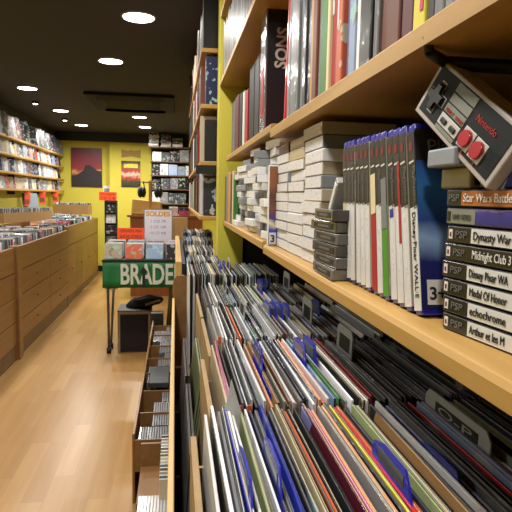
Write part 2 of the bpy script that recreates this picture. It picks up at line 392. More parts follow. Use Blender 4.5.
# orange and grey cards under the lowest shelf
for k, (y, zc, rz) in enumerate(((7.75, 1.31, .3), (8.6, 1.33, .1), (9.5, 1.34, 0))):
    t = empty('orange_price_card', (-1.95, y, zc-.10), (0, 0, .8+rz)); tag(t, f'orange price card hanging below the left shelves, {["nearest","middle","farthest"][k]} of three', 'price card', 'orange cards under the left shelves')
    bx('card', (-.055, .055, -.002, .002, 0, .2), flat('orange card', '#d24a1c', .7), t)
    bx('note', (-.05, .03, -.004, -.002, .03, .09), pal('brown'), t)
o = link('leaning_sign', case_mesh(.2, .01, .3, flat('pale blue board', '#7f8d99', .5), M_gdiv, 'leaning_sign'), None, (-1.9, 7.75, 1.10), (-.35, 0, .5))
tag(o, 'pale grey-blue board leaning behind the nearer cardboard tray', 'board')

# ------------------------------------------------------------ back wall posters, notes
def artmat(name, cols, scale=6, vert=False):
    m, N, L, b = newmat(name)
    tc = N.new('ShaderNodeTexCoord'); nt = N.new('ShaderNodeTexNoise'); nt.inputs['Scale'].default_value = scale; nt.inputs['Detail'].default_value = 4
    L.new(tc.outputs['Object'], nt.inputs['Vector'])
    sp = N.new('ShaderNodeSeparateXYZ'); L.new(tc.outputs['Object'], sp.inputs[0])
    ma = N.new('ShaderNodeMath'); ma.operation = 'MULTIPLY_ADD'; ma.inputs[1].default_value = .35; L.new(nt.outputs['Fac'], ma.inputs[0])
    mr = N.new('ShaderNodeMapRange'); mr.inputs['From Min'].default_value = 0; mr.inputs['From Max'].default_value = vert or .66; L.new(sp.outputs['Z'], mr.inputs[0]); L.new(mr.outputs[0], ma.inputs[2])
    sb = N.new('ShaderNodeMath'); sb.operation = 'SUBTRACT'; sb.inputs[1].default_value = .17; L.new(ma.outputs[0], sb.inputs[0])
    rp = N.new('ShaderNodeValToRGB'); e = rp.color_ramp.elements
    while len(e) < len(cols): e.new(.5)
    for i, (p_, c) in enumerate(cols): e[i].position = p_; e[i].color = lin(c)
    L.new(sb.outputs[0], rp.inputs[0]); L.new(rp.outputs[0], b.inputs['Base Color']); b.inputs['Roughness'].default_value = .45
    return m
def poly(bm, pts, y0, y1, mi=0):
    a = [bm.verts.new((x, y0, z)) for x, z in pts]; b = [bm.verts.new((x, y1, z)) for x, z in pts]
    f = bm.faces.new(a); f.material_index = mi; bm.faces.new(b[::-1]).material_index = mi
    for i in range(len(pts)): bm.faces.new((a[i], b[i], b[(i+1) % len(pts)], a[(i+1) % len(pts)])).material_index = mi
t = empty('wall_poster', (-1.55, 10.195, 1.52)); tag(t, 'large framed red and black poster on the yellow back wall', 'poster')
bx('sheet', (-.255, .255, -.012, 0, 0, .665), artmat('red dusk print', [(0, '#2a2022'), (.3, '#3a2426'), (.38, '#c98f52'), (.46, '#8c2c30'), (.7, '#7a1f2b'), (1, '#5a1a26')]), t)
bm = bmesh.new(); poly(bm, [(-.25, .02), (.25, .02), (.25, .27), (.18, .28), (.12, .33), (.05, .38), (-.02, .37), (-.06, .28), (-.14, .22), (-.25, .17)], -.015, -.0125)
link('dark_silhouette', tomesh(bm, 'sil', [flat('poster black', '#262023', .6)]), t)
bm = bmesh.new(); box(bm, -.262, .262, -.018, -.001, -.007, 0); box(bm, -.262, .262, -.018, -.001, .665, .672); box(bm, -.262, -.255, -.018, -.001, 0, .665); box(bm, .255, .262, -.018, -.001, 0, .665)
link('frame', tomesh(bm, 'frame', [flat('poster frame', '#3b2a26', .4)]), t)
t = empty('wall_poster', (-.775, 10.058, 1.52)); tag(t, 'small crowded red, white and gold poster right of the large one', 'poster')
bx('sheet', (-.165, .165, -.008, 0, 0, .46), artmat('crowded print', [(0, '#2b2412'), (.22, '#39401c'), (.38, '#b5402c'), (.5, '#d9c6b0'), (.62, '#b02c2c'), (.8, '#7c6a20'), (1, '#25210f')], 16, .46), t)
bx('title_band', (-.12, .12, -.010, -.008, .34, .41), pal('yellow', 'art'), t)
bm = bmesh.new(); poly(bm, [(-.165, 0), (0, .03), (.165, 0), (.165, .14), (.05, .12), (0, .135), (-.05, .12), (-.165, .14)], -.01, 0)
o = link('paper_bow', tomesh(bm, 'paper_bow', [flat('old map print', '#9a7a3c', .7)]), None, (-.77, 10.058, 2.035)); tag(o, 'tan paper bow-shaped cut-out above the small poster', 'decoration')
t = empty('wall_note', (-1.21, 10.19, 1.38)); tag(t, 'white printed note on the yellow wall left of the orange sign', 'note')
bx('paper', (-.06, .06, -.004, 0, 0, .16), M_paper, t); bx('print', (-.045, .045, -.006, -.004, .03, .11), pal('grey', 'art'), t)

# narrow black CD rack with an orange sign on top
t = empty('cd_rack', (-.93, 8.35, 0)); tag(t, 'narrow black upright disc rack against the yellow back wall', 'rack')
bm = bmesh.new(); box(bm, -.085, -.075, -.08, .08, 0, 1.30); box(bm, .075, .085, -.08, .08, 0, 1.30); box(bm, -.075, .075, .07, .08, 0, 1.30)
for k in range(9): box(bm, -.075, .075, -.075, .07, .02+k*.156, .032+k*.156)
link('frame', tomesh(bm, 'frame', [M_black]), t)
ob, cl = [], []
for k in range(8):
    for j in range(3):
        c = rnd.choice(['charcoal', 'silver', 'black', 'grey', 'white'])
        o = link('cd_case', cdmesh(c), None, (-.93, 8.29+j*.014+.01, .034+k*.156+.0005), (-.04, 0, 0)); ob.append(o); cl.append(c)
label_row(ob, cl, 'disc case', 'in the narrow black rack', 'lowest', 'cd', 'disc cases in the black rack')
def orange_sign(name, loc, w_, h_, lines, label, rz=0):
    t = empty(name, loc, (0, 0, rz)); tag(t, label, 'sign')
    bx('board', (-w_/2, w_/2, -.003, .003, 0, h_), flat('bright orange card', '#f0501c', .6), t)
    for i, s in enumerate(lines):
        text(t, s, (-w_*.42, -.0035, h_*(1-(i+.8)/len(lines))), (1, 0, 0), (0, 0, 1), h_/len(lines)*.8, M_ink, w_*.84)
    return t
orange_sign('orange_sign', (-.965, 8.27, 1.302), .25, .12, ['OCCASION', 'CD 5 €'], 'orange sign with black lettering on top of the black disc rack')

# ------------------------------------------------------------ far shelves with piled discs
t = empty('back_shelf_unit', (-.09, 9.75, 0)); tag(t, 'tall dark-backed shelf unit of boxed discs at the back wall', 'shelves')
bm = bmesh.new()
box(bm, -.325, .33, .28, .30, .3, 2.3); 
link('back_panel', tomesh(bm, 'back', [flat('dark backing', '#241f1b', .8)]), t)
FL = [1.25, 1.50, 1.735, 1.97, 2.215]
for z in FL: bx('board', (-.33, .33, -.1, .28, z-.018, z), flat('brown shelf board', '#6b5030', .5), t, bev=.002)
ob, cl = [], []
for li, z in enumerate(FL[:4]):
    x = -.30
    while x < .27:
        w_ = rnd.choice([.13, .145, .16]); c = rnd.choice(['silver', 'white', 'charcoal', 'slate', 'pale blue', 'beige', 'black', 'teal' if li < 2 else 'grey'])
        hh = rnd.uniform(.15, .2); nn = 6
        bm = bmesh.new(); box(bm, -w_/2+.004, w_/2-.004, 0, .12, 0, hh); bevel(bm, .003, 1)
        o = link('box_set', tomesh(bm, 'box_set', [pal(c, 'artgloss')]), None, (-.09+x+w_/2, 9.67, z+.0005)); ob.append(o); cl.append(c)
        x += w_
label_row(ob, cl, 'disc box', 'in the back shelf unit', 'lowest left', 'box', 'disc boxes in the back shelf unit')
for si, (x, n, nm) in enumerate(((-.27, 11, 'left'), (-.07, 9, 'middle'), (.13, 7, 'right'))):
    ob, cl = [], []
    for k in range(n):
        c = rnd.choice(['charcoal', 'brown', 'grey', 'maroon', 'black', 'slate', 'beige'] if k > 1 else ['beige', 'white'])
        o = bx('flat_case', (-.085, .085, 0, .13, 0, .0225), pal(c, 'artgloss'), None, (-.09+x+rnd.uniform(-.006, .006), 9.66, 2.2155+k*.0229), bev=.002); ob.append(o); cl.append(c)
    label_row(ob, cl, 'flat case', f'in {nm} pile on back shelves', 'lowest', 'case', f'{nm} pile of cases on top of the back shelves')

# back counter with boxes, headphones and bag
t = empty('sales_counter', (-.2, 7.9, 0)); tag(t, 'orange-brown sales counter at the back of the shop', 'counter')
bx('top', (-.44, .62, -.3, .3, 1.09, 1.12), wood('counter top', '#8a5527', '#9c6431', .4, 0, 2), t, bev=.003)
bx('body', (-.40, .58, -.26, .3, 0, 1.09), wood('counter body', '#8a4c1e', '#9a5926', .5, 2, 2), t)
bm = bmesh.new()
box(bm, -.21, .21, -.12, .12, 0, .2); bevel(bm, .02, 2)
for v in bm.verts:
    if v.co.z > .1: v.co.x *= .93; v.co.z += .02*math.sin(v.co.x*30); v.co.y *= .7
t = empty('paper_bag', (-.38, 7.75, 1.121)); tag(t, 'crumpled tan paper-wrapped bundle on the back counter', 'bag')
link('bundle', tomesh(bm, 'bundle', [flat('kraft wrap', '#b5893f', .7, bump=.8)]), t)
t = empty('headphone_stand', (-.33, 7.58, 1.121)); tag(t, 'wooden headphone stand on the back counter behind the sale sign', 'stand')
bx('base', (-.06, .06, -.06, .06, 0, .015), M_shelf_x, t, bev=.003)
bx('post', (-.02, .02, -.015, .015, .015, .47), M_shelf_x, t, bev=.003)
bx('crossbar', (-.10, .10, -.02, .02, .43, .455), M_shelf_x, t, bev=.003)
for s, nm in ((-1, 'left'), (1, 'right')):
    h = empty('headphones', (-.33+s*.11, 7.56, 1.46)); tag(h, f'black headphones hanging on the {nm} arm of the wooden stand', 'headphones')
    for q in (-1, 1):
        bm = bmesh.new(); bmesh.ops.create_uvsphere(bm, u_segments=14, v_segments=10, radius=.068)
        for v in bm.verts: v.co.x *= .55; v.co.z *= 1.1
        for f in bm.faces: f.smooth = True
        link('ear_cup', tomesh(bm, 'ear_cup', [M_black]), h, (q*.02, 0, -.03))
    bm = bmesh.new(); pts = [Vector((.035*math.cos(a), 0, .02+.09*math.sin(a))) for a in [math.pi*i/8 for i in range(9)]]
    for a, b in zip(pts, pts[1:]): cyl(bm, a, b, .006, 8)
    link('headband', tomesh(bm, 'headband', [M_black]), h)
for (x, y, w_, hh, d_, c, lb, z) in ((.13, 7.72, .15, .07, .12, 'pink', 'pink box on the right end of the back counter', 1.121), (.13, 7.72, .16, .035, .13, 'dark blue', 'dark blue flat box lying on the pink box', 1.192),
                               (-.02, 7.9, .12, .11, .12, 'white', 'white box beside the pink box on the back counter', 1.121)):
    o = bx('small_box', (-w_/2, w_/2, -d_/2, d_/2, 0, hh), pal(c, 'art'), None, (x, y, z), bev=.003); tag(o, lb, 'box')

# ------------------------------------------------------------ green sale table
t = empty('trestle_table', (-.18, 4.95, 0)); tag(t, 'folding table skirted with a green banner in the aisle end', 'table')
bx('tabletop', (-.41, .16, -.33, .33, .835, .86), M_black, t, bev=.003)
for sx in (-1, 1):
    for sy in (-1, 1):
        bm = bmesh.new(); cyl(bm, (sx*.27-.1, sy*.3, .835), (sx*.29-.1 if sx < 0 else .1, -sy*.02+sy*.1, .03), .011, 10)
        l = link('leg', tomesh(bm, 'leg', [flat('grey metal leg', '#6f6f70', .35, .7)]), t)
        bm = bmesh.new(); cyl(bm, (sx*.29-.1 if sx < 0 else .1, -sy*.02+sy*.1, .0), (sx*.29-.1 if sx < 0 else .1, -sy*.02+sy*.1, .05), .02, 10)
        link('foot', tomesh(bm, 'foot', [M_black]), l)
b = empty('sale_banner', (-.18, 4.6, .63)); tag(b, 'green banner with white capital letters hung on the table front', 'banner')
bm = bmesh.new(); nx = 40
def by(i, j): return -.006*math.sin(i*.9)*(j < 3)-.008*(3-j)/3
grid = [[bm.verts.new((-.405+.60*i/nx, by(i, j), .222*j/4)) for j in range(5)] for i in range(nx+1)]
for i in range(nx):
    for j in range(4): bm.faces.new((grid[i][j], grid[i+1][j], grid[i+1][j+1], grid[i][j+1])).smooth = True
clo = link('cloth', tomesh(bm, 'cloth', [flat('green cloth', '#0f6a33', .6)]), b)
so = clo.modifiers.new('thick', 'SOLIDIFY'); so.thickness = .003
bx('hem', (-.41, .20, -.004, .006, .216, .23), M_black, b)
text(b, 'BRADERIE', (-.265, -.019, .035), (1, 0, 0), (0, 0, 1), .235, flat('banner white', '#cfd4c6', .6), .625, bold=.006)
bm = bmesh.new(); poly(bm, [(-.012, 0), (.012, 0), (.012, .12), (.035, .12), (0, .17), (-.035, .12), (-.012, .12)], -.003, 0)
link('arrow', tomesh(bm, 'arrow', [M_ink]), b, (-.072, -.023, .008))
COLN = [(-.505, 'beige'), (-.335, 'orange'), (-.165, 'pale blue'), (.0, 'black')]
for x, c0 in COLN:
    ob, cl = [], []
    for k in range(11):
        c = c0 if k == 0 else rnd.choice(['white', 'silver', 'grey', 'pink', 'charcoal', 'pale blue', 'beige'])
        h_ = .125; 
        o = link('cd_case', cdmesh(c, .142, .0105, .125 if k < 6 else .135, 'art', M_clear), None, (x+rnd.uniform(-.004, .004), 4.68+k*.034, .861), (math.radians(-9), 0, 0)); ob.append(o); cl.append(c)
    label_row(ob, cl, 'disc', f'in {["left","second","third","right"][[q[0] for q in COLN].index(x)]} file on green-skirted table', 'nearest', 'cd', 'discs on the sale table')
orange_sign('orange_sign', (-.40, 5.17, .99), .24, .10, ['DERNIERS PRIX', 'SOLDES'], 'wide orange sign with black lettering standing behind the discs on the sale table')
o = bx('sign_support', (-.14, .10, -.02, .02, 0, .15), M_cardboard, None, (-.38, 5.2, .8605), bev=.002); tag(o, 'low cardboard block under the wide orange sign on the sale table', 'block')
o = bx('sign_block', (-.12, .12, -.03, .03, 0, .082), M_cabdark, None, (-.155, 5.235, .8605), bev=.002); tag(o, 'low brown block raising the white sale board on the table', 'block')
t = empty('sale_sign', (-.155, 5.23, .945), (-.08, 0, 0)); tag(t, 'white sale board with yellow heading standing on the sale table', 'sign')
bx('panel', (-.125, .125, -.004, .004, 0, .315), flat('sign white', '#c9c5cf', .5), t)
bm = bmesh.new()
for d_ in ((-.132, .132, -.007, .007, -.007, 0), (-.132, .132, -.007, .007, .315, .322), (-.132, -.125, -.007, .007, 0, .315), (.125, .132, -.007, .007, 0, .315)): box(bm, *d_)
link('frame', tomesh(bm, 'frame', [flat('grey frame', '#77797c', .4, .3)]), t)
text(t, 'SOLDES', (-.112, -.0045, .255), (1, 0, 0), (0, 0, 1), .062, flat('ochre ink', '#c08a1c', .6), .224, bold=.003)
for i, s in enumerate(('1 CD 7€', '2 CD 10€', '10 CD 40€')): text(t, s, (-.075, -.0045, .195-i*.055), (1, 0, 0), (0, 0, 1), .036, flat('violet ink', '#6a6390', .6), .15)
o = bx('cardboard_box', (-.08, .08, -.05, .05, 0, .38), M_cardboard, None, (.045, 5.5, .8), bev=.003); tag(o, 'upright tan cardboard box right of the sale board', 'box')
st = bx('side_stand', (-.1, .1, -.1, .1, 0, .80), M_cabdark, None, (.045, 5.5, 0), bev=.003); tag(st, 'brown wooden stand behind the sale table carrying a cardboard box', 'stand')

# speaker and bag under the table
t = empty('loudspeaker', (-.35, 5.02, 0)); tag(t, 'dark-fronted wooden loudspeaker standing on the floor under the table', 'speaker')
bm = bmesh.new(); box(bm, -.145, .145, -.15, .16, 0, .375); bevel(bm, .006, 2); link('cabinet', tomesh(bm, 'cabinet', [flat('taupe vinyl', '#85704f', .6)]), t)
bx('grille', (-.122, .120, -.156, -.148, .010, .346), flat('grille cloth', '#160f10', .9, bump=.6), t, bev=.003)
bx('top_panel', (-.146, .146, -.15, .161, .372, .380), M_black, t, bev=.002)
bm = bmesh.new(); bmesh.ops.create_uvsphere(bm, u_segments=28, v_segments=14, radius=1)
for v in bm.verts:
    n = math.sin(v.co.x*7)*.12+math.cos(v.co.y*9+v.co.x*4)*.1
    v.co = Vector((v.co.x*.17, v.co.y*.10, max(v.co.z, -.55)*.06*(1+n)+.033+.03*v.co.x))
for f in bm.faces: f.smooth = True
t = empty('cloth_bag', (-.27, 5.06, .381)); tag(t, 'black soft bag lying on the loudspeaker under the table', 'bag')
link('body', tomesh(bm, 'body', [M_blackfab]), t)
bx('lining', (-.06, .08, -.004, .004, 0, .02), flat('beige lining', '#8a7a58', .8), t, (.07, -.095, .04), (0, -.3, 0), .002)
t = empty('plastic_tub', (-.155, 4.84, 0)); tag(t, 'dark plastic tub with clear bottles between speaker and disc trays', 'tub')
bm = bmesh.new(); box(bm, -.05, .06, -.1, .02, 0, .38); bevel(bm, .006, 1); link('shell', tomesh(bm, 'shell', [flat('smoky plastic', '#2b2c26', .3)]), t)

# ------------------------------------------------------------ low disc trays under the record bins
t = empty('low_disc_shelf', (-.1, 3.4, 0)); tag(t, 'low oak shelf with divided disc trays under the record bins', 'shelf')
LX0, LX1 = -.185, .0
bx('outer_board', (-.085, -.073, -.98, 1.3, 0, .33), M_cab, t, bev=.002)
bx('base', (-.073, .13, -.98, 1.3, .15, .165), M_cab, t)
for k in range(8): bx('divider', (-.073, .09, -.004, .004, .165, .30), M_cab, t, (0, -.975+k*.315, 0), bev=.001)
cols_x = (-.155, -.063)
for k in range(7):
    y0 = 2.44+k*.315
    for half in (0, 1):
        ob, cl = [], []
        yy = y0 + half*.152
        full = (k*2+half) % 5 != 3
        i = 0; x = -.100 if full else -.06
        if (k+half) % 3 == 0: x = -.155
        while x < -.022:
            c = rnd.choice(['silver', 'grey', 'slate', 'charcoal', 'silver', 'charcoal', 'black'])
            o = link('cd_case', cdmesh(c, .142, .0095, .125, 'gloss', flat('smoky case edge', '#6d7073', .3, coat=.4)), None, (x, yy+.073, .1655), (0, rnd.uniform(-.03, .03), math.pi/2)); ob.append(o); cl.append(c)
            x += .0118
        label_row(ob, cl, 'disc case', f'in {nth(k*2+half)} low tray file', 'left', 'cd', 'disc cases in the low oak trays')
o = bx('dark_flat_box', (-.055, .055, -.15, .15, 0, .03), flat('slate card', '#32363b', .5, coat=.3), None, (-.085, 3.22, .31), (0, 0, 0), .003); tag(o, 'dark grey flat box lying across the low disc trays', 'box')
t = empty('lower_tray', (-.08, 2.05, 0)); tag(t, 'small oak tray with a plain front at the floor end of the low shelf', 'tray')
bx('front_board', (-.065, .08, .33, .345, .02, .30), M_cab, t, bev=.002)
bx('step_board', (-.065, .08, .02, .035, .0, .20), M_cab, t, bev=.002); bx('base', (-.065, .08, -.8, .33, .04, .055), M_cabdark, t)
bx('ledge', (-.065, .03, .035, .33, .18, .195), M_cab, t, bev=.002)
ob, cl = [], []
for i in range(10):
    c = ['charcoal', 'silver', 'black', 'white', 'beige', 'pink', 'cream', 'grey', 'brown', 'white'][i]
    o = link('cd_case', cdmesh(c, .142, .0105, .19, 'gloss'), None, (-.128+i*.0118, 1.97, .0555), (0, .1, math.pi/2)); ob.append(o); cl.append(c)
label_row(ob, cl, 'film case', 'at the near end of the low tray', 'left', 'case', 'film cases in the lowest tray')
for o in ob: o.name = 'film_case'
ob, cl = [], []
for i in range(14):
    c = rnd.choice(['beige', 'silver', 'cream', 'grey', 'white'])
    o = link('cd_case', cdmesh(c, .05, .0105, .125, 'gloss'), None, (-.03, 1.98+.03+i*.03, .32+rnd.uniform(0, .004)), (-.15, 0, 0)); ob.append(o); cl.append(c)
for o in ob: o.location.z = .1955
label_row(ob, cl, 'disc case', 'on the ledge tight beside the rail', 'nearest', 'cd', 'disc cases beside the rail')

# ------------------------------------------------------------ record bin cabinet
t = empty('record_bin_cabinet', (0, 1.8, 0)); tag(t, 'long wooden record bin cabinet along the right side of the aisle', 'cabinet')
bx('rail', (-.0090, .0010, -1.5, .45, .55, .98), M_rail, t, bev=.002)
bx('base_board', (.044, .6, -1.5, .39, .79, .805), M_cabdark, t)
bx('plinth', (.1, .6, -1.5, .39, 0, .79), M_cabdark, t)
bx('lower_ledge', (.0012, .1, -1.5, .3, .68, .70), M_dark, t)
bm = bmesh.new()     # rounded end panel
pts = []
w_, top = .065, 1.075
prof = [(-.008, .5), (.058, .5), (.058, 1.045), (.052, 1.066), (.040, 1.074), (.012, 1.074), (-.002, 1.062), (-.008, 1.03)]
poly(bm, prof, 0, .018); bevel(bm, .002, 1)
link('end_panel', tomesh(bm, 'end_panel', [M_cab]), t, (0, .455, 0))
for k, (y, z) in enumerate(((1.9, .80), (1.49, .80), (1.135, .80), (.765, .80))):
    d = bx('shelf_divider', (.004, .040, -.006, .006, -.1, 0), M_cab, t, (0, y-1.8, z), bev=.003)
# crates for the front rows
def crate(y0, y1, x0, label):
    t = empty('record_crate', (x0, y0, .806)); tag(t, label, 'crate', 'record crates in the bin')
    L_ = y1-y0
    bx('side_panel', (-.008, 0, 0, L_, 0, .285), M_board, t, bev=.001)
    bx('end_board', (0, .5, -.010, -.003, 0, .24), M_board, t); bx('far_end_board', (0, .5, L_+.002, L_+.008, 0, .24), M_board, t)
    return t
crate(.36, .685, .029, 'nearest record crate with a worn tan side panel')
crate(.70, 1.022, .057, 'second record crate with a worn tan side panel')
crate(1.04, 1.37, .074, 'third record crate from the viewer behind the pink sleeve')
crate(1.39, 1.73, .074, 'fourth record crate from the viewer in front of the tall black sleeves')

SLV = {}
def sleeve_mesh(c, th, edge):
    k = (c, th, edge)
    if k in SLV: return SLV[k]
    bm = bmesh.new(); H = .315; L_ = .315
    box(bm, -th/2, th/2, 0, L_, 0, H)
    bevel(bm, .0006, 1)
    bm.faces.ensure_lookup_table()
    topf = max((f for f in bm.faces), key=lambda f: f.calc_center_median().z if f.normal.z > .9 else -1)
    r = bmesh.ops.inset_region(bm, faces=[topf], thickness=min(th*.28, .0012), depth=0)
    topf.material_index = 1
    nf = min((f for f in bm.faces), key=lambda f: f.calc_center_median().y if f.normal.y < -.9 else 9)
    nf.material_index = 1
    SLV[k] = tomesh(bm, 'sleeve', [pal(c, 'sleeve'), pal(edge, 'gloss')]); return SLV[k]
LEFT = [0]
def lp_row(y0, seq, x0, xmax, ztop, where, lean0=0.028, pool=None, end='aisle-side', filler=None):
    """seq: list of (colour, thickness mm) from the aisle side; then random up to xmax"""
    ob, cl = [], []; x = x0; i = 0
    while x < xmax:
        if i < len(seq): c, th = seq[i]
        else:
            c = rnd.choice(filler); th = rnd.choice([4, 5, 5.5, 6.5])
        i += 1
        pitch = th*.00128; th = min(th, 3.6)/1000; e = rnd.choice(['white', 'black', 'grey', 'cream', 'charcoal']) if c not in ('white', 'peach', 'red', 'orange') else c
        dz = rnd.uniform(-.006, .005)
        o = link('record_sleeve', sleeve_mesh(c, round(th, 4), e), None, (x+th/2-.315*lean0, y0+rnd.uniform(-.004, .004), ztop-.313+dz), (0, lean0+rnd.uniform(-.008, .008), rnd.uniform(-.008, .008)))
        ob.append(o); cl.append(c); x += pitch
    label_row(ob, cl, 'record sleeve', where, end, 'record', f'record sleeves {where}')
    return ob
R0S = [('white', 4), ('black', 3), ('white', 4), ('grey', 4), ('charcoal', 3), ('blue', 4), ('white', 4), ('grey', 3), ('white', 3), ('pale green', 6), ('olive', 4), ('white', 2.5), ('dark blue', 3),
       ('grey', 5), ('blue', 4), ('slate', 5), ('charcoal', 4), ('navy', 6), ('cream', 3.5), ('brown', 4), ('orange', 4), ('black', 8), ('charcoal', 5), ('maroon', 4), ('lavender', 4), ('pink', 3),
       ('peach', 8), ('silver', 4), ('peach', 5), ('black', 4), ('yellow', 2.5), ('charcoal', 4), ('red', 5), ('orange', 5), ('slate', 5), ('pale green', 5), ('grey', 5), ('cream', 3), ('black', 7), ('tan', 4), ('charcoal', 5),
       ('white', 4), ('pale blue', 7), ('lavender', 5), ('grey', 5), ('charcoal', 5), ('black', 4), ('navy', 5), ('red', 2.5), ('navy', 5), ('pale blue', 4), ('lavender', 4), ('dark blue', 3.5), ('cream', 8), ('white', 3), ('silver', 3), ('charcoal', 6), ('black', 8), ('black', 6), ('olive', 7), ('charcoal', 6), ('black', 8)]
R1S = [('beige', 4), ('pink', 3.5), ('maroon', 3), ('black', 5), ('charcoal', 5), ('slate', 5), ('grey', 4), ('charcoal', 5), ('slate', 5), ('white', 9), ('peach', 6), ('tan', 4), ('grey', 4), ('olive', 4), ('brown', 3),
       ('white', 5), ('peach', 3), ('grey', 5), ('charcoal', 4), ('dark blue', 4), ('white', 5), ('black', 3), ('peach', 5), ('orange', 3), ('white', 10), ('pale blue', 5), ('green', 6), ('grey', 4), ('white', 8), ('black', 5), ('cream', 5),
       ('white', 4), ('brown', 5), ('red', 3), ('slate', 4), ('silver', 6), ('grey', 5), ('silver', 5), ('green', 3), ('maroon', 4), ('charcoal', 6), ('black', 7), ('charcoal', 6), ('black', 7)]
R2S = [('silver', 4), ('white', 5), ('charcoal', 4), ('white', 5), ('grey', 5), ('black', 4), ('tan', 5), ('orange', 3), ('cream', 4), ('charcoal', 5), ('grey', 4), ('white', 6), ('teal', 5), ('grey', 5), ('charcoal', 4), ('silver', 5), ('navy', 4), ('white', 8), ('white', 5), ('silver', 4), ('cream', 5), ('grey', 5), ('brown', 4)]
DK = ['black', 'charcoal', 'slate', 'black', 'olive', 'navy', 'charcoal', 'grey']
MX = ['white', 'silver', 'charcoal', 'grey', 'cream', 'slate', 'black', 'pale blue', 'beige', 'white', 'navy', 'pale green']
ROWS = [(.368, R0S, .040, .50, 1.125, 'in the nearest row'), (.698, R1S, .068, .50, 1.125, 'in the second row'), (1.045, R2S, .085, .44, 1.125, 'in the third row'), (1.395, [], .085, .46, 1.122, 'in the fourth row')]
for y0, seq, x0, xm, zt, wh in ROWS:
    lp_row(y0, seq, x0, xm, zt, wh, filler=DK if y0 < .8 else MX)
lp_row(1.86, [('white', 3), ('black', 6), ('white', 2.5), ('charcoal', 7), ('brown', 4), ('black', 6), ('grey', 4), ('black', 7), ('charcoal', 5), ('teal', 6)], .05, .36, 1.13, 'in the fifth row', .0, filler=MX)
# rows farther back, beyond the nearest three hundred
bm = bmesh.new(); ms = [pal(c, 'sleeve') for c in ('white', 'silver', 'charcoal', 'slate', 'black', 'pale blue', 'cream')]
for y0, zt, x1 in ((2.56, 1.14, .18), (2.92, 1.16, .20), (3.28, 1.18, .22)):
    x = .05
    while x < x1:
        th = rnd.choice([.003, .004, .005]); box(bm, x, x+th, y0, y0+.315, zt-.315+rnd.uniform(-.006, .004), zt+rnd.uniform(-.006, .006), rnd.randrange(7)); x += th+.0008
for i in range(26):
    th = rnd.choice([.003, .004, .005]); x = .05+i*.0052; box(bm, x, x+.0042, 2.22, 2.41, .83, 1.135+rnd.uniform(-.006, .006), rnd.randrange(7))
tag(link('record_sleeve_mass', tomesh(bm, 'mass', ms)), 'packed record sleeves in the farthest rows beside the yellow pillar', 'records', None, 'stuff')
t = empty('rear_record_bin', (0, 2.2, 0)); tag(t, 'wooden bin holding the farthest record rows beside the yellow pillar', 'bin')
bx('base', (.046, .186, .0, 1.5, .79, .82), M_cabdark, t); bx('legs_panel', (.06, .18, .02, 1.48, 0, .79), M_cabdark, t); bx('aisle_side', (.03, .044, .06, 1.5, .6, 1.12), M_black, t); bx('aisle_rail', (.004, .03, .06, 1.5, .6, 1.13), M_rail, t, bev=.003)
# sleeves kept in the gap beside the rail
ob, cl = [], []
for i, (x, c, ln) in enumerate(((.018, 'slate', .0), (.0235, 'charcoal', .0))):
    for yy in (.43, .79, 1.155):
        o = link('record_sleeve', sleeve_mesh(c, .004, 'charcoal'), None, (x-.010, yy, .7005), (0, .055, 0)); ob.append(o); cl.append(c)
for i in range(3):
    o = link('record_sleeve', sleeve_mesh(['pale green', 'slate', 'pale green'][i], .004, 'pale green'), None, (.017+i*.0055, 1.16, .7005), (0, .13, 0)); ob.append(o); cl.append(['pale green', 'slate', 'pale green'][i])
label_row(ob, cl, 'record sleeve', 'in the gap beside the wooden rail', 'nearest', 'record', 'sleeves in the gap beside the rail')

# divider cards
def divider(x, y, z, c, label, word=None, h_=.06, lean=-.03, L_=.24, grp='divider cards in the record bins', y1=None):
    t = empty('divider_card', (x, y, z), (0, lean, 0)); tag(t, label, 'divider', grp)
    bm = bmesh.new(); pts = [(0, -.28), (L_, -.28), (L_, 0), (L_*.55, 0), (L_*.5, h_*.55), (L_*.45, h_), (.03, h_), (.005, h_*.75), (0, h_*.3)]
    if c == 'grey': pts = [(0, -.28), (L_, -.28), (L_, 0), (L_*.52, 0), (L_*.52, h_-.01), (L_*.52-.01, h_), (.01, h_), (0, h_-.01)]
    pts = [(L_-p_[0], p_[1]) for p_ in pts]
    a = [bm.verts.new((-.001, p_[0], p_[1])) for p_ in pts]; b = [bm.verts.new((.001, p_[0], p_[1])) for p_ in pts]
    bm.faces.new(a); bm.faces.new(b[::-1])
    for i in range(len(pts)): bm.faces.new((a[i], a[(i+1) % len(pts)], b[(i+1) % len(pts)], b[i]))
    link('card', tomesh(bm, 'card', [M_bdiv if c == 'blue' else M_gdiv]), t)
    bx('name_label', (-.0016, -.001, L_*.56, L_*.90, h_*.25, h_*.72), M_ink if c == 'grey' else flat('smoke label', '#3b4450', .3, coat=.4), t)
    if word: text(t, word, (-.0018, L_*.88, h_*.36), (0, -1, 0), (0, 0, 1), h_*.42, M_paper if c != 'grey' else flat('label grey', '#9a9a9a', .6), L_*.28)
    return t
Z = 1.118
for x, y, lb, wd in ((.137, .74, 'blue divider card among the dark sleeves of the second row, the aisle-side one', None), (.212, .76, 'blue divider card near the middle of the second row', None), (.232, .77, 'blue divider card just right of the middle one in the second row', None),
                 (.068, .36, 'blue divider card at the aisle end of the nearest row', None), (.098, .38, 'second blue divider card of the nearest row', None), (.215, .36, 'blue divider card beside the lavender sleeves of the nearest row', None),
                 (.272, .37, 'blue divider card with white letters toward the shelf side of the nearest row', 'PINK FL')):
    divider(x, y, Z+.004-(.009 if wd else 0), 'blue', lb, wd, .036 if y > .6 else .026, .03, .19, 'blue divider cards in the near rows')
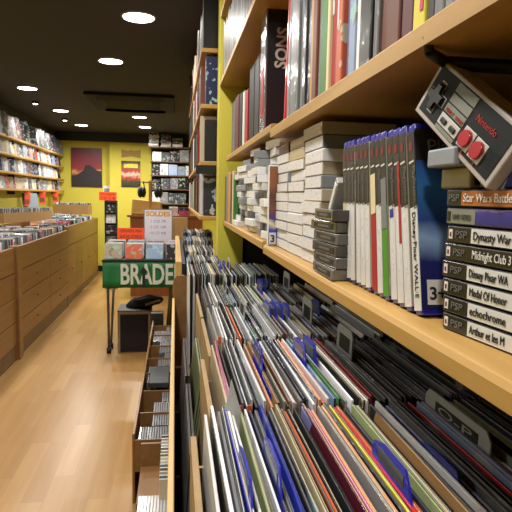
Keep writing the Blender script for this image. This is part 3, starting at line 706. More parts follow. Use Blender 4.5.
BL = [(.215, 1.12, 'third'), (.228, 1.11, 'third'), (.241, 1.10, 'third'), (.254, 1.09, 'third'), (.25, 1.46, 'fourth'), (.262, 1.47, 'fourth'), (.275, 1.48, 'fourth'), (.335, 1.13, 'third'), (.17, 1.94, 'fifth'), (.185, 1.95, 'fifth')]
seen = {}
for x, y, r in BL:
    k = seen.get(r, 0); seen[r] = k+1
    divider(x, y, Z+.002, 'blue', f'blue divider card in the {r} record row, {ORD[k]} blue one from the aisle', None, .036, .03, .19, 'blue divider cards in the farther rows')
for x, y, r, h_ in ((.155, 1.12, 'third row, the one nearest the aisle', .05), (.292, 1.05, 'third row under the shelf', .06), (.145, 1.46, 'fourth row near the aisle', .05), (.33, 1.47, 'fourth row under the shelf', .06), (.20, 1.93, 'fifth row at its middle', .05),
                 (.30, .80, 'second row beside the brown sleeve', .055)):
    divider(x, y, Z, 'grey', 'grey divider card with a black window in the '+r, None, h_, .03, .17, 'grey divider cards')
divider(.338, .38, Z-.002, 'grey', 'grey divider card with O-P on its black window below the game shelf', 'O-P', .034, .03, .30, 'grey divider cards')
bm = bmesh.new(); poly(bm, [(0, 0), (.05, 0), (.02, .10)], -.0006, .0006)
for x, y, lb in ((.052, .672, 'white torn paper corner sticking up at the aisle end between near rows'),):
    o = link('paper_corner', tomesh(bm, 'paper_corner', [M_paper]), None, (x, y, 1.07)); tag(o, lb, 'paper')
for i, (x, c) in enumerate(((.066, 'green'), (.073, 'red'), (.078, 'yellow'), (.085, 'red'), (.098, 'orange'))):
    o = bx('price_tag', (-.003, .003, -.001, .001, 0, .012), flat('tag '+c, {'green': '#4fae2c', 'red': '#c8402c', 'yellow': '#d8c42c', 'orange': '#d8622c'}[c], .5), None, (x, .69, 1.116), bev=.0005)
    tag(o, f'tiny {c} price tag between the two nearest rows, {ORD[i]} from the aisle', 'tag', 'coloured price tags')
o = bx('price_tag', (-.003, .003, -.001, .001, 0, .016), flat('tag orange', '#d8622c', .5), None, (.086, 1.03, 1.116), bev=.0005); tag(o, 'tiny orange price tag at the corner of the second record row', 'tag')

# ------------------------------------------------------------ right shelves
def shelf(name, y0, y1, x0, x1, ztop, th, label, r=.006, group='wooden shelves on the right'):
    t = empty('wall_shelf', (x0, (y0+y1)/2, ztop)); tag(t, label, 'shelf', group)
    bm = bmesh.new(); h = (y1-y0)/2
    n = 5; prof = [(x1-x0, -th), (x1-x0, 0)] + [(1.5*r-1.5*r*math.sin(a), -.6*r+.6*r*math.cos(a)) for a in [math.pi/2*(i/n)*.62 for i in range(n+1)]] + [(0, -.75*r)] + [(0, -th)]
    A = [bm.verts.new((px, -h, pz)) for px, pz in prof]; B = [bm.verts.new((px, h, pz)) for px, pz in prof]
    bm.faces.new(A); bm.faces.new(B[::-1])
    for i in range(len(prof)):
        f = bm.faces.new((A[i], B[i], B[(i+1) % len(prof)], A[(i+1) % len(prof)])); f.smooth = 1 <= i < 1+n
    link('board', tomesh(bm, 'board', [M_shelf]), t)
    return t
SH = 1.2835
s = shelf('a', .0, 1.30, .21, .60, SH+.004, .0215, 'near lower beech shelf carrying the game cases', .010)
bm = bmesh.new(); cyl(bm, (.004, -.272, -.0245), (.03, -.272, -.0225), .006, 12); link('bracket_pin', tomesh(bm, 'bracket_pin', [M_black]), s)
shelf('b', 1.315, 2.425, .21, .60, SH+.010, .020, 'farther lower beech shelf carrying the piled white boxes', .006)
s = shelf('c', .0, 1.235, .21, .60, 1.552, .020, 'near upper beech shelf with tall books and films', .002)
t2 = bmesh.new(); cyl(t2, (.03, -.14, -.03), (.006, -.155, -.026), .0055, 10, .0045); cyl(t2, (.006, -.155, -.026), (.0035, -.153, -.012), .0045, 10, .004); cyl(t2, (.03, -.14, -.03), (.3, -.14, -.03), .0065, 10)
link('bracket_hook', tomesh(t2, 'bracket_hook', [M_black]), s)
shelf('d', 1.26, 2.40, .215, .60, 1.567, .018, 'farther upper beech shelf with the thick black box', .004)
shelf('e', 1.30, 2.425, .188, .60, 1.885, .018, 'third-level beech shelf of clear plastic film cases', .004)
shelf('f', .0, 1.28, .21, .60, 1.91, .018, 'near third-level beech shelf above the tall books', .004)
shelf('g', 1.7, 2.425, .188, .60, 2.17, .018, 'highest beech shelf beside the yellow pillar', .004)
bx_ = bx('shelf_back_panel', (.585, .600, 0, 2.42, 1.29, 2.4), M_dark); tag(bx_, 'dark back panel behind the shelves on the right', 'panel')

def book(name, x, y0, y1, z0, h_, dep, mats, lean=0, tilt=0):
    """stands on z0, spine facing the aisle at x"""
    bm = bmesh.new(); g = .0007
    box(bm, 0, dep, y0-(y0+y1)/2+g, y1-(y0+y1)/2-g, 0, h_); bevel(bm, min(.002, (y1-y0)/5), 2)
    return link(name, tomesh(bm, name, mats if isinstance(mats, list) else [mats]), None, (x, (y0+y1)/2, z0), (lean, tilt, 0))
# books on the near upper shelf: far -> near
UB = [('silver', 1.175, 1.150, 'gloss', .34), ('silver', 1.130, 1.078, 'gloss', .33), ('grey', 1.076, 1.050, 'gloss', .34), ('silver', 1.048, 1.026, 'gloss', .33), ('charcoal', 1.024, 1.0, 'gloss', .33), ('navy', .998, .972, 'gloss', .33), ('tan', .970, .945, 'card', .31),
      ('brown', .943, .915, 'card', .31), ('silver', .912, .896, 'gloss', .33), ('green', .894, .852, 'card', .32), ('cream', .850, .838, 'card', .3), ('red', .836, .796, 'card', .33), ('orange', .794, .767, 'art', .3), ('lavender', .765, .742, 'gloss', .32), ('pale blue', .740, .712, 'art', .3),
      ('white', .710, .694, 'card', .3), ('black', .692, .650, 'gloss', .33), ('grey', .648, .632, 'gloss', .32), ('brown', .630, .578, 'card', .33), ('maroon', .576, .546, 'card', .33), ('yellow', .543, .514, 'card', .3), ('black', .512, .496, 'card', .3), ('grey', .494, .474, 'gloss', .3),
      ('silver', .472, .455, 'gloss', .3), ('blue', .452, .43, 'gloss', .3), ('white', .428, .40, 'card', .3)]
ob, cl = [], []
for c, a, b_, k, h_ in UB:
    o = book('tall_book', .232+rnd.uniform(-.004, .004), b_, a, 1.5525, h_, .22, pal(c, k)); ob.append(o); cl.append(c)
    if c == 'yellow': text(o, '1', (-.0006, .006, .03), (0, -1, 0), (0, 0, 1), .05, flat('magenta ink', '#c02860', .5), None, bold=.001)
    if c == 'red': text(o, 'ROUGE ET NOIR', (-.0006, .008, .30), (0, 0, -1), (0, -1, 0), .016, M_paper, None) if False else bx('title_strip', (-.0006, 0, .010, .019, .12, .33), pal('white', 'art'), o)
    if c == 'orange': bx('title_strip', (-.0006, 0, .003, .009, .09, .29), pal('white', 'art'), o)
    if c == 'cream': pass
label_row(ob, cl, 'tall book', 'on the near upper shelf', 'farthest', 'book', 'tall books on the near upper shelf')
# red-edged white board leaning, thick black box with SONS
t = empty('leaning_red_book', (.232, 1.195, 1.5525), (math.radians(6.5), 0, 0)); tag(t, 'white book with rounded red border leaning left of the clear film cases', 'book')
bm = bmesh.new(); box(bm, 0, .19, -.008, .008, 0, .27); bevel(bm, .004, 2); link('cover', tomesh(bm, 'cover', [flat('red border', '#c02030', .4, coat=.3)]), t)
bx('front_print', (.014, .17, -.0088, -.0075, .014, .256), pal('white', 'card'), t, bev=.0004)
bx('title_print', (.07, .12, -.0096, -.0088, .17, .24), pal('maroon', 'card'), t); bx('figure_print', (.05, .12, -.0096, -.0088, .02, .13), pal('charcoal', 'art'), t)
t = empty('boxed_set', (.226, 1.41, 1.5675)); tag(t, 'thick black box lettered SONS with a shiny silver spine', 'box')
bm = bmesh.new(); box(bm, 0, .25, 0, .075, 0, .30); bevel(bm, .002, 1); link('cover', tomesh(bm, 'cover', [flat('near black print', '#150f12', .4)]), t)
bm = bmesh.new(); box(bm, -.003, .002, -.001, .078, 0, .303); bevel(bm, .001, 1); link('foil_spine', tomesh(bm, 'foil', [flat('crinkled foil wrap', '#a8a8ae', .18, .7, bump=1.0)]), t)
bx('red_mark', (-.0042, -.003, .02, .06, .04, .16), pal('red', 'gloss'), t)
text(t, 'SONS', (.050, -.0008, .155), (.06, 0, 1), (-1, 0, .06), .043, flat('bone ink', '#b9a99a', .5), .10, bold=.0012)
bx('yellow_strip', (.056, .062, -.0012, 0, .0, .19), flat('yellow black strip', '#8a7a18', .5), t)
# farther upper shelf
UB2 = [('black', 1.60, 1.50, .24), ('charcoal', 1.70, 1.61, .24), ('black', 1.82, 1.71, .24), ('red', 1.93, 1.86, .19), ('white', 2.0, 1.95, .2), ('black', 2.1, 2.02, .21), ('maroon', 2.25, 2.13, .22), ('grey', 2.38, 2.27, .22)]
ob, cl = [], []
for c, a, b_, h_ in UB2:
    ob.append(book('thick_box', .238, b_, a, 1.5675, h_, .2, pal(c, 'card'))); cl.append(c)
label_row(ob, cl, 'box', 'on farther upper shelf beyond the SONS box', 'nearest', 'box', 'boxes on the farther upper shelf')
# third level
ob, cl = [], []; y = 1.33; i = 0
while y < 2.39:
    th = rnd.uniform(.02, .035); c = ['slate', 'grey', 'charcoal', 'silver', 'slate', 'charcoal', 'slate', 'maroon', 'grey', 'charcoal', 'olive', 'black'][i % 12]
    ob.append(book('film_case', .200, y, y+th, 1.8855, rnd.uniform(.19, .24), .15, pal(c, 'gloss'))); cl.append(c); y += th+.001; i += 1
label_row(ob, cl, 'film case', 'on third-level shelf', 'nearest', 'case', 'film cases on the third-level shelf')
ob, cl = [], []; y = 1.74; i = 0
while y < 2.38:
    th = rnd.uniform(.02, .04); c = ['charcoal', 'grey', 'maroon', 'silver', 'peach', 'black'][i % 6]
    ob.append(book('film_case', .200, y, y+th, 2.1705, rnd.uniform(.19, .22), .15, pal(c, 'gloss'))); cl.append(c); y += th+.001; i += 1
label_row(ob, cl, 'film case', 'on the highest shelf beside the pillar', 'nearest', 'case', 'film cases on the highest shelf')
ob, cl = [], []; y = 1.02; i = 0
while y < 1.26:
    th = rnd.uniform(.02, .035); c = ['peach', 'grey', 'silver', 'slate', 'brown'][i % 5]
    ob.append(book('film_case', .225, y, y+th, 1.9105, rnd.uniform(.19, .22), .15, pal(c, 'gloss'))); cl.append(c); y += th+.001; i += 1
label_row(ob, cl, 'film case', 'on the near third-level shelf', 'nearest', 'case', 'film cases on the near third-level shelf')

# ------------------------------------------------------------ piled pale game boxes on the lower shelf
def cart_box(x, y, z, w_, d_, h_, c, rz, wear):
    """flat box: front edge faces the aisle"""
    t = empty('game_box', (x, y, z), (0, 0, rz))
    shell = c if c != 'white' else rnd.choice(['silver', 'beige', 'white', 'silver']) if y < 1.3 else rnd.choice(['white', 'white', 'silver'])
    key = ('gb', shell, c == 'white', round(h_, 4), round(d_, 3))
    if key not in CASE:
        bm = bmesh.new(); box(bm, 0, w_, -d_/2, d_/2, 0, h_-.0006); bevel(bm, .0015, 2); CASE[key] = tomesh(bm, 'box', [pal(shell, 'gloss')])
        m_ = .0016 if c == 'white' else .006
        bm = bmesh.new(); box(bm, -.0005, .0004, -d_/2+m_, d_/2-m_, m_, h_-.0006-m_); CASE[key+('l',)] = tomesh(bm, 'label', [M_lab if c == 'white' else pal(c, 'card')])
    link('box', CASE[key], t); link('title_label', CASE[key+('l',)], t)
    return t
def label_mat():
    m, N, L, b = newmat('small printed label')
    tc = N.new('ShaderNodeTexCoord'); oi = N.new('ShaderNodeObjectInfo')
    ad = N.new('ShaderNodeVectorMath'); cb = N.new('ShaderNodeCombineXYZ')
    mm = N.new('ShaderNodeMath'); mm.operation = 'MULTIPLY'; mm.inputs[1].default_value = 50; L.new(oi.outputs['Random'], mm.inputs[0])
    for i in range(3): L.new(mm.outputs[0], cb.inputs[i])
    L.new(tc.outputs['Object'], ad.inputs[0]); L.new(cb.outputs[0], ad.inputs[1])
    mp = N.new('ShaderNodeMapping'); mp.inputs['Scale'].default_value = (1, 1.6, 3.2); L.new(ad.outputs[0], mp.inputs[0])
    nt = N.new('ShaderNodeTexNoise'); nt.inputs['Scale'].default_value = 55; nt.inputs['Detail'].default_value = 3; L.new(mp.outputs[0], nt.inputs['Vector'])
    rp = N.new('ShaderNodeValToRGB'); e = rp.color_ramp.elements; e[0].position = .36; e[0].color = lin('#cbc8ca'); e[1].position = .44; e[1].color = lin('#dedee0'); e.new(.62).color = lin('#dedee0'); e.new(.68).color = lin('#d6bfc2')
    L.new(nt.outputs['Fac'], rp.inputs[0]); L.new(rp.outputs[0], b.inputs['Base Color']); b.inputs['Roughness'].default_value = .4
    return m
M_lab = label_mat()
STK = [(.925, .125, .0213, 11, 'nearest', .0), (1.056, .125, .0205, 11, 'second', .01), (1.187, .125, .0205, 11, 'third', -.01), (1.345, .12, .0205, 12, 'fourth', .05), (1.48, .12, .0205, 11, 'fifth', -.06), (1.62, .12, .0205, 12, 'sixth', .08), (1.80, .12, .0205, 11, 'seventh', .02), (1.98, .12, .0205, 10, 'eighth', -.04)]
for si, (yc, d_, hh, n, nm, rz) in enumerate(STK):
    z = SH+.0045 if yc < 1.3 else SH+.0105
    ob, cl = [], []
    for k in range(n):
        c = 'white'
        if si < 3 and k == n-1: c = ['beige', 'beige', 'brown'][si]
        if si == 1 and k == n-2: c = 'cream'
        if si >= 3 and rnd.random() < .2: c = 'silver'
        if si in (0,) and k in (5,): c = 'white'
        jx = rnd.uniform(-.003, .003) if si < 3 else rnd.uniform(-.022, .012)
        t = cart_box(.232+jx, yc+rnd.uniform(-.002, .002), z+k*hh, .125, d_, hh, c, rz+(rnd.uniform(-.03, .03) if si < 3 else rnd.uniform(-.16, .16)), 0)
        ob.append(t); cl.append(c)
    label_row(ob, cl, 'game box', f'in {nm} pile', 'lowest', 'game box', f'pale game boxes in the {nm} pile')
# second file of boxes behind the nearest pile shows beside it
# tall colourful case standing before the piles
t = empty('tall_case', (.213, 1.262, SH+.0045), (0, 0, 0)); tag(t, 'tall white-spined case with a brown and blue cover between the pale box piles', 'case')
bx('shell', (0, .13, -.0075, .0075, 0, .185), pal('white', 'gloss'), t, bev=.0012)
bx('cover_print', (.0015, .128, -.0083, -.0072, .003, .182), artmat('dragon print', [(0, '#1c2f8c'), (.25, '#3c4fb0'), (.33, '#d8d0a0'), (.4, '#4a3a8c'), (.6, '#7c4a3a'), (.8, '#5c3a3c'), (1, '#8c5a34')], 24, .145), t)
bx('age_badge', (.003, .019, -.0090, -.0083, .004, .030), M_paper, t); text(t, '3', (.0055, -.0094, .0085), (1, 0, 0), (0, 0, 1), .023, M_ink, None, bold=.0006)
# books at far end of that shelf
ob, cl = [], []
for i, (c, a, b_, h_, k) in enumerate((('green', 2.02, 2.05, .17, 'card'), ('cream', 2.06, 2.09, .2, 'card'), ('navy', 2.10, 2.15, .19, 'gloss'), ('peach', 2.17, 2.24, .2, 'card'), ('tan', 2.25, 2.30, .2, 'card'), ('grey', 2.31, 2.35, .19, 'card'), ('charcoal', 2.36, 2.40, .19, 'gloss'))):
    ob.append(book('paperback_book', .214, a, b_, SH+.0105, h_, .018 if i == 0 else .012 if a < 2.1 else .14, pal(c, k))); cl.append(c)
label_row(ob, cl, 'book', 'at the pillar end of the lower shelf', 'nearest', 'book', 'books at the pillar end of the lower shelf')

# dark jewel case pile and one leaning over it
ob, cl = [], []
DARKS = ['grey', 'slate', 'charcoal', 'slate', 'olive', 'charcoal']
for k in range(6):
    t = empty('jewel_case', (.214+rnd.uniform(-.003, .003), .776+rnd.uniform(-.004, .004), SH+.0045+k*.0162), (0, 0, rnd.uniform(-.05, .05)))
    bx('shell', (0, .10, -.058, .058, 0, .0155), flat('smoked clear plastic '+DARKS[k], {'grey': '#76756f', 'slate': '#5c5c5a', 'charcoal': '#3f3e3c', 'olive': '#5a5648'}[DARKS[k]], .25, coat=.7), t, bev=.0015)
    bx('spine_label', (-.0006, .0002, -.046, .040, .004, .0115), pal('charcoal', 'card'), t); bx('title_mark', (-.0010, -.0006, -.03, .02, .006, .0092), flat('worn gilt', '#6a6257', .5), t)
    ob.append(t); cl.append(DARKS[k])
label_row(ob, cl, 'jewel case', 'in the smoky pile', 'lowest', 'jewel case', 'pile of smoky jewel cases')
t = empty('jewel_case', (.232, .800, SH+.0045+6*.0165), (math.radians(-52), 0, 0)); tag(t, 'white-spined jewel case tipped up on the smoky jewel case pile', 'jewel case')
bx('shell', (0, .09, -.045, .045, 0, .014), flat('frosted plastic', '#a9a8a2', .3, coat=.5), t, bev=.0015)
bx('spine_label', (-.0008, .0002, -.038, .038, .003, .0115), M_lab, t)

# ------------------------------------------------------------ blue-topped game cases
M_blue = flat('deep blue plastic', '#1c1c9c', .3, coat=.5); M_bk = flat('spine black', '#1a1918', .4, coat=.3); M_wh = flat('spine white', '#d8d8d8', .4, coat=.3)
M_txg = flat('spine grey text', '#6c6c6e', .5)
PS = [('white', 'cream', None), ('white', 'white', None), ('white', 'white', None), ('white', 'white', None), ('white', 'white', None), ('white', 'white', None), ('cream', 'red', 'mark'), ('white', 'white', None), ('silver', 'green', 'P'), ('white', 'white', 'badge'), ('red', 'white', 'red'), ('white', 'white', None), ('white', 'white', 'blue')]
NM = ['cream-spined', 'white-spined', 'white-spined', 'white-spined', 'white-spined', 'white-spined', 'cream-and-red-spined', 'white-spined', 'silver-and-green-spined', 'blue-badged', 'red-striped', 'white-spined', 'black-and-white-spined']
ob, cl = [], []
NPS = len(PS); YB0, YB1 = .727, .494
artblue = artmat('blue night print', [(0, '#0c1450'), (.28, '#141c66'), (.4, '#8fb0d8'), (.5, '#27488c'), (.68, '#2a6fb0'), (.85, '#16227a'), (1, '#0d1038')], 9, .185)
for i, (c1, c2, sp) in enumerate(PS):
    y = YB0+(YB1-YB0)*i/(NPS-1); last = i == NPS-1
    H = .190; T = .0148; lean = math.radians(-(7.5+5*i/(NPS-1)))
    t = empty('game_case', (.234-.0007*(i % 3), y, SH+.0045+.0012), (lean, 0, 0))
    bx('shell', (0, .135, -T/2, T/2, 0, H), M_blue, t, bev=.0018)
    bm = bmesh.new(); e = .0004
    box(bm, -e, .134, -T/2-e, T/2+e, .005, H-.008)
    link('paper_insert', tomesh(bm, 'insert', [artblue if last else pal('beige', 'art')]), t)
    bx('black_spine_band', (-.0010, -.0002, -T/2-e*.9, T/2+e*.9, H*.56, H-.0085), M_bk, t)
    low = {'cream': 'cream', 'white': 'white'}.get(c2, c2)
    bx('title_band', (-.0010, -.0002, -T/2-e*.9, T/2+e*.9, .0045, H*.56), M_wh if c2 == 'white' else flat('leaf green print', '#4c8f2c', .5) if c2 == 'green' else pal(c2, 'card'), t)
    if sp == 'P':
        bx('cover_band', (-.0014, -.0010, -T/2, T/2, H*.42, H*.72), pal('silver', 'card'), t)
    if sp == 'mark': bx('cover_band', (-.0014, -.0010, -T/2, T/2, H*.5, H*.75), pal('cream', 'card'), t)
    if sp == 'red': bx('red_stripe', (-.0016, -.0010, -T/2, -T/2+.005, H*.35, H*.80), flat('stripe red', '#a81c2c', .4), t)
    if sp == 'badge': bx('round_badge', (-.0014, -.0010, -.005, .005, H*.49, H*.54), M_blue, t)
    bx('silver_dash', (-.0014, -.0010, -T*.35, T*.35, H*.795, H*.805), M_paper, t)
    bx('red_glyph', (-.0014, -.0010, -T*.22, T*.22, H*.86, H*.91), flat('dull red', '#7c1c22', .5), t)
    if sp not in ('P', 'mark'):
        text(t, 'PlayStation.2', (-.0013, -.0022, H*.775), (0, 0, -1), (0, -1, 0), .0085, M_txg)
    if last:
        text(t, 'Disney·Pixar WALL·E', (-.0013, .003, H*.535), (0, 0, -1), (0, -1, 0), .0105, M_ink, .085, bold=0)
    elif c2 == 'white': text(t, '————————', (-.0013, .001, H*.50), (0, 0, -1), (0, -1, 0), .004, M_txg) if False else bx('title_print', (-.0013, -.0010, -.002, .0025, H*.2, H*.52), M_lab, t)
    if last:
        bx('cover_header', (.0, .13, -T/2-e*2.2, -T/2-e, H*.80, H-.006), M_bk, t)
        text(t, 'PlayStation', (.012, -T/2-e*2.6, H*.84), (1, 0, 0), (0, 0, 1), .02, M_txg)
        bx('age_badge', (.006, .026, -T/2-e*2.2, -T/2-e, .010, .034), M_paper, t)
        text(t, '3+', (.0075, -T/2-e*2.8, .015), (1, 0, 0), (0, 0, 1), .017, M_ink, None, bold=.0004)
    ob.append(t); cl.append(NM[i])
seen = {}
for i, o in enumerate(ob):
    if cl.count(cl[i]) == 1: s = f'{cl[i]} game case with a blue top edge on the lower shelf'
    else: s = f'{cl[i]} game case with a blue top, {nth(i)} from the smoky jewel cases'
    if i == NPS-1: s = 'nearest blue-topped game case, showing its blue front cover'
    tag(o, s, 'game case', 'blue-topped game cases')

# ------------------------------------------------------------ stack of small handheld game cases
XA = Vector((.122, -.993, 0)).normalized(); RZ = math.atan2(XA.y, XA.x)   # local x runs along the spine toward the viewer
M_psk = flat('smoky case plastic', '#4a4a4e', .25, coat=.7)
PSP = [  # bottom -> top: title, title colour, dark end, x shift, left width, special
    ('Arthur et les M', M_ink, 'white', .004, .036), ('echochrome', M_ink, 'white', .003, .036), ('Medal Of Honor', M_ink, 'white', .001, .036), ('Disney Pixar WA', M_ink, 'white', -.001, .036),
    ('Midnight Club 3', M_paper, 'black', .0015, .036), ('Dynasty War', M_ink, 'white', .0035, .034), ('UMD VIDEO', M_ink, 'purple', .001, .040), ('Star Wars Battlef', M_paper, 'orange', .0, .022)]
z = SH+.0046
labs = ['bottom handheld game case of the stack, white spine', 'handheld game case with a white spine ending in blue, second from bottom', 'handheld game case with a white military title, third from bottom of stack', 'handheld game case with white film title spine, middle of stack',
        'black-spined handheld game case with white racing title in the stack', 'white-spined handheld game case below the purple and grey one', 'grey and purple handheld film case below the orange one', 'orange-spined handheld game case at the top of the stack']
for i, (ti, tm, c, dx, dk) in enumerate(PSP):
    hh = .0147
    t = empty('handheld_game_case', (.2350, .456, z), (0, 0, RZ)); tag(t, labs[i], 'game case', 'stacked handheld game cases')
    t.location = Vector((.2350, .456, z))+XA*(dx+.001)
    # local x along spine, local y = into the shelf (+x world)
    bx('shell', (0, .172, 0, .103, 0, hh-.0004), M_psk, t, bev=.0016)
    bx('logo_band', (.003, dk, -.0006, .0003, .0012, hh-.0016), M_bk if i != 6 else flat('warm grey band', '#85867c', .4), t)
    bm_ = {'white': M_wh, 'black': M_bk, 'purple': artmat('purple sparkle print', [(0, '#2c2870'), (.4, '#3c3690'), (.6, '#d8b088'), (.7, '#4a449c'), (1, '#2a2468')], 70, .03), 'orange': flat('burnt orange print', '#b0692f', .5)}[c]
    bx('title_band', (dk, .170, -.0006, .0003, .0012, hh-.0016), bm_, t)
    if i < 6:
        bx('platform_badge', (.0045, .0095, -.0010, -.0006, .003, hh-.0035), M_paper, t); bx('badge_mark', (.006, .008, -.0013, -.0010, .005, hh-.006), flat('dull red', '#7c1c22', .5), t)
        text(t, 'PSP', (.0135, -.0011, .0045), (1, 0, 0), (0, 0, 1), .0085, M_txg, .016)
    elif i == 7: text(t, 'PSP', (.0045, -.0011, .0045), (1, 0, 0), (0, 0, 1), .0085, M_txg, .015)
    if i == 6:
        text(t, ti, (.011, -.0011, .0045), (1, 0, 0), (0, 0, 1), .0065, flat('band ink', '#4a4b46', .5), .024); bx('film_badge', (.0035, .0075, -.0010, -.0006, .003, hh-.0035), M_bk, t)
    else:
        text(t, ti, (dk+.003, -.0011, .0042), (1, 0, 0), (0, 0, 1), .0098, tm if i != 4 else M_paper, (.0835-dk-dx)*{7: .98, 4: .98}.get(i, .95), bold=0)
    z += hh+.0006
ZT = z
t = empty('handheld_game_case', Vector((.2350, .456, ZT))+XA*.036, (0, 0, RZ)); tag(t, 'purple-spined handheld case on top of the orange one behind the controller', 'game case', 'stacked handheld game cases')
bx('shell', (0, .12, .006, .09, 0, .0125), M_psk, t, bev=.0016); bx('title_band', (.002, .118, .0052, .0065, .0012, .0112), flat('violet print', '#3f3d7c', .45), t)
for (dx, y0_, zz, w_, hh, c, lb) in ((.018, .02, 0, .05, .018, 'beige', 'beige cartridge on top of the handheld case stack'), (.002, .024, .0185, .045, .016, 'silver', 'hazy clear plastic case lying on the beige cartridge')):
    t = empty('game_cartridge', (.2265+(.0125 if c == 'beige' else 0), .405, ZT+zz), (0, 0, 0)); tag(t, lb, 'cartridge')
    bx('shell', (0, w_*.45, y0_, y0_+.05, 0, hh), flat('cartridge '+c, {'beige': '#8c8474', 'silver': '#8b93a0'}[c], .4, coat=.3), t, bev=.002)
    bx('grip_ridge', (.004, .012, y0_-.001, y0_+.001, .003, hh-.003), M_ink if dx > .01 else M_clear, t, bev=.0005)

# ------------------------------------------------------------ game controller
A_, B_, C_ = Vector((.2335, .487, 1.526)), Vector((.2225, .502, 1.484)), Vector((.233, .390, 1.409))
e1 = (C_-B_).normalized(); nrm = (A_-B_).cross(e1).normalized()
if nrm.x > 0: nrm = -nrm
e2 = nrm.cross(e1).normalized()
if e2.dot(A_-B_) < 0: e2 = -e2
# frame: local x along the length toward the viewer, local y across (up), local z out of the face
zx = e1.cross(e2)
if zx.dot(nrm) < 0: nrm_s = -1
W, Hh, T = .1345, .0500, .031
t = empty('game_controller'); tag(t, 'grey rectangular game controller with red buttons tilted on the handheld cases', 'controller')
t.matrix_world = mat_axes(e1, e2, B_) 
M_shell = flat('warm grey plastic', '#a8a098', .5); M_face = flat('controller charcoal', '#17191b', .65, spec=.25); M_lt = flat('controller light grey', '#74786c', .5); M_redb = flat('button red', '#a8141c', .3, coat=.4); M_redt = flat('red lettering', '#a81c20', .5)
SG = 1 if zx.dot(nrm) > 0 else -1
def cb(name, x0, x1, y0, y1, z0, z1, m, bev=.0005, parent=t, seg=2):
    return bx(name, (x0, x1, y0, y1, min(SG*z0, SG*z1), max(SG*z0, SG*z1)), m, parent, bev=bev, seg=seg)
cb('front_shell', 0, W, 0, Hh, -.012, 0, M_shell, .0012); cb('rear_shell', 0, W, 0, Hh, -T, -.0125, M_shell, .002)
cb('face_plate', .005, W-.005, .0045, Hh-.0035, 0, .0006, M_face, .0002)
cb('grey_strip', .040, .073, Hh-.0125, Hh-.0042, .0004, .0012, M_lt, .0002); cb('grey_strip', .040, .073, Hh-.0215, Hh-.0138, .0004, .0012, M_lt, .0002)
cb('grey_strip', .040, .073, Hh-.0300, Hh-.0228, .0004, .0012, M_lt, .0002); cb('grey_strip', .040, .073, .0045, .0075, .0004, .0012, M_lt, .0002)
cb('select_start_panel', .040, .073, .0085, .0185, .0004, .0014, flat('panel pale', '#b8b4ae', .4), .0006)
for x in (.044, .060): 
    cb('rubber_button', x, x+.0095, .0110, .0155, .0010, .0028, M_ink, .0012)
bm = bmesh.new(); z0, z1 = sorted((SG*.0006, SG*.0042))
pts = [(-.0028, -.0088), (.0028, -.0088), (.0028, -.0028), (.0088, -.0028), (.0088, .0028), (.0028, .0028), (.0028, .0088), (-.0028, .0088), (-.0028, .0028), (-.0088, .0028), (-.0088, -.0028), (-.0028, -.0028)]
def xpoly(pts, z0, z1, m, name, off, bv=.0005):
    bm = bmesh.new(); a = [bm.verts.new((p[0]+off[0], p[1]+off[1], z0)) for p in pts]; b = [bm.verts.new((p[0]+off[0], p[1]+off[1], z1)) for p in pts]
    bm.faces.new(a[::-1]); bm.faces.new(b)
    for i in range(len(pts)): bm.faces.new((a[i], a[(i+1) % len(pts)], b[(i+1) % len(pts)], b[i]))
    bevel(bm, bv, 1); return link(name, tomesh(bm, name, [m]), t)
xpoly([(p[0]*1.62, p[1]*1.62) for p in pts], *sorted((SG*.0004, SG*.0011)), flat('cross rim', '#9a9c9a', .4), 'cross_rim', (.0215, .0235), .0002)
xpoly([(p[0]*1.48, p[1]*1.48) for p in pts], *sorted((SG*.0006, SG*.0014)), M_face, 'cross_recess', (.0215, .0235), .0001)
xpoly([(p[0]*1.25, p[1]*1.25) for p in pts], z0, z1, flat('cross black', '#101012', .35, coat=.3), 'cross_pad', (.0215, .0235))
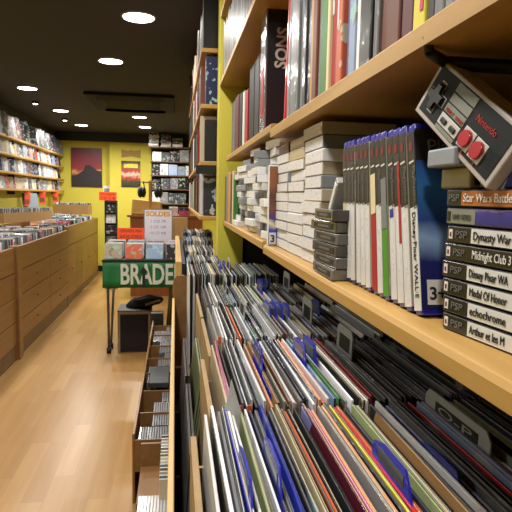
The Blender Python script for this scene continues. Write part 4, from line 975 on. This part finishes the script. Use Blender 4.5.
for x, s in ((.0855, 'B'), (.1045, 'A')):
    cb('button_surround', x-.0086, x+.0086, .0075, .0245, .0004, .0012, flat('panel pale', '#b8b4ae', .4), .0006)
    bm = bmesh.new(); cyl(bm, (x, .0162, SG*.0010), (x, .0162, SG*.0042), .0072, 28, .0068); link('round_button', tomesh(bm, 'round_button', [M_redb]), t)
    text(t, s, (x+.002, .0035+.0015, SG*.0009), (1, 0, 0), (0, 1, 0), .0042, M_redt)
text(t, 'Nintendo', (.082, .0320, SG*.0010), (1, 0, 0), (0, 1, 0), .0074, M_redt, .030, bold=0)
text(t, 'SELECT   START', (.0425, .0195+.0015, SG*.0016), (1, 0, 0), (0, 1, 0), .0042, M_redt)
bm = bmesh.new(); ps = [Vector((.002, .03, -SG*.02)), Vector((-.006, .034, -SG*.03)), Vector((-.01, .03, -SG*.06)), Vector((-.002, .02, -SG*.12))]
for a, b_ in zip(ps, ps[1:]): cyl(bm, a, b_, .0016, 8)
link('cable', tomesh(bm, 'cable', [M_black]), t)

# ------------------------------------------------------------ farther right shelf unit beyond the pillar
t = empty('bookcase', (.115, 3.7, 0)); tag(t, 'tall bookcase beyond the yellow pillar with its shelf ends showing', 'bookcase')
SZ = [1.305, 1.56, 1.82, 2.07]
for z in SZ: bx('board', (0, .48, -1.1, 1.1, z-.02-0, z), M_shelf, t, bev=.003)
bx('back_panel', (.48, .5, -1.1, 1.1, 1.26, 2.4), M_dark, t); bx('rear_side', (.0, .48, 1.08, 1.1, 1.285, 2.4), M_dark, t)
bx('bracket', (-.02, .1, -1.12, -1.10, -.06, -.02), M_black, t, (0, 0, 1.56))
for li, z in enumerate(SZ):
    ob, cl = [], []; y = 2.62; i = 0
    nm = ['lowest', 'second-lowest', 'second-highest', 'top'][li]
    first = [[('charcoal', 'art'), ('black', 'art')], [('black', 'gloss')], [('dark blue', 'art')], [('black', 'gloss')]][li]
    while y < 4.75:
        th = rnd.uniform(.03, .06); c = first[0][0] if i == 0 else rnd.choice(['charcoal', 'red', 'white', 'black', 'beige', 'brown', 'silver', 'olive', 'maroon'])
        k = first[0][1] if i == 0 else 'gloss'
        ob.append(book('boxed_film', .122+rnd.uniform(-.004, .02), y, y+th, z+.0005, rnd.uniform(.17, .225), .16, pal(c, k))); cl.append(c); y += th+.002; i += 1
    label_row(ob, cl, 'boxed film', f'on {nm} bookcase shelf past the pillar', 'nearest', 'case', f'boxed films on the {nm} shelf past the pillar')
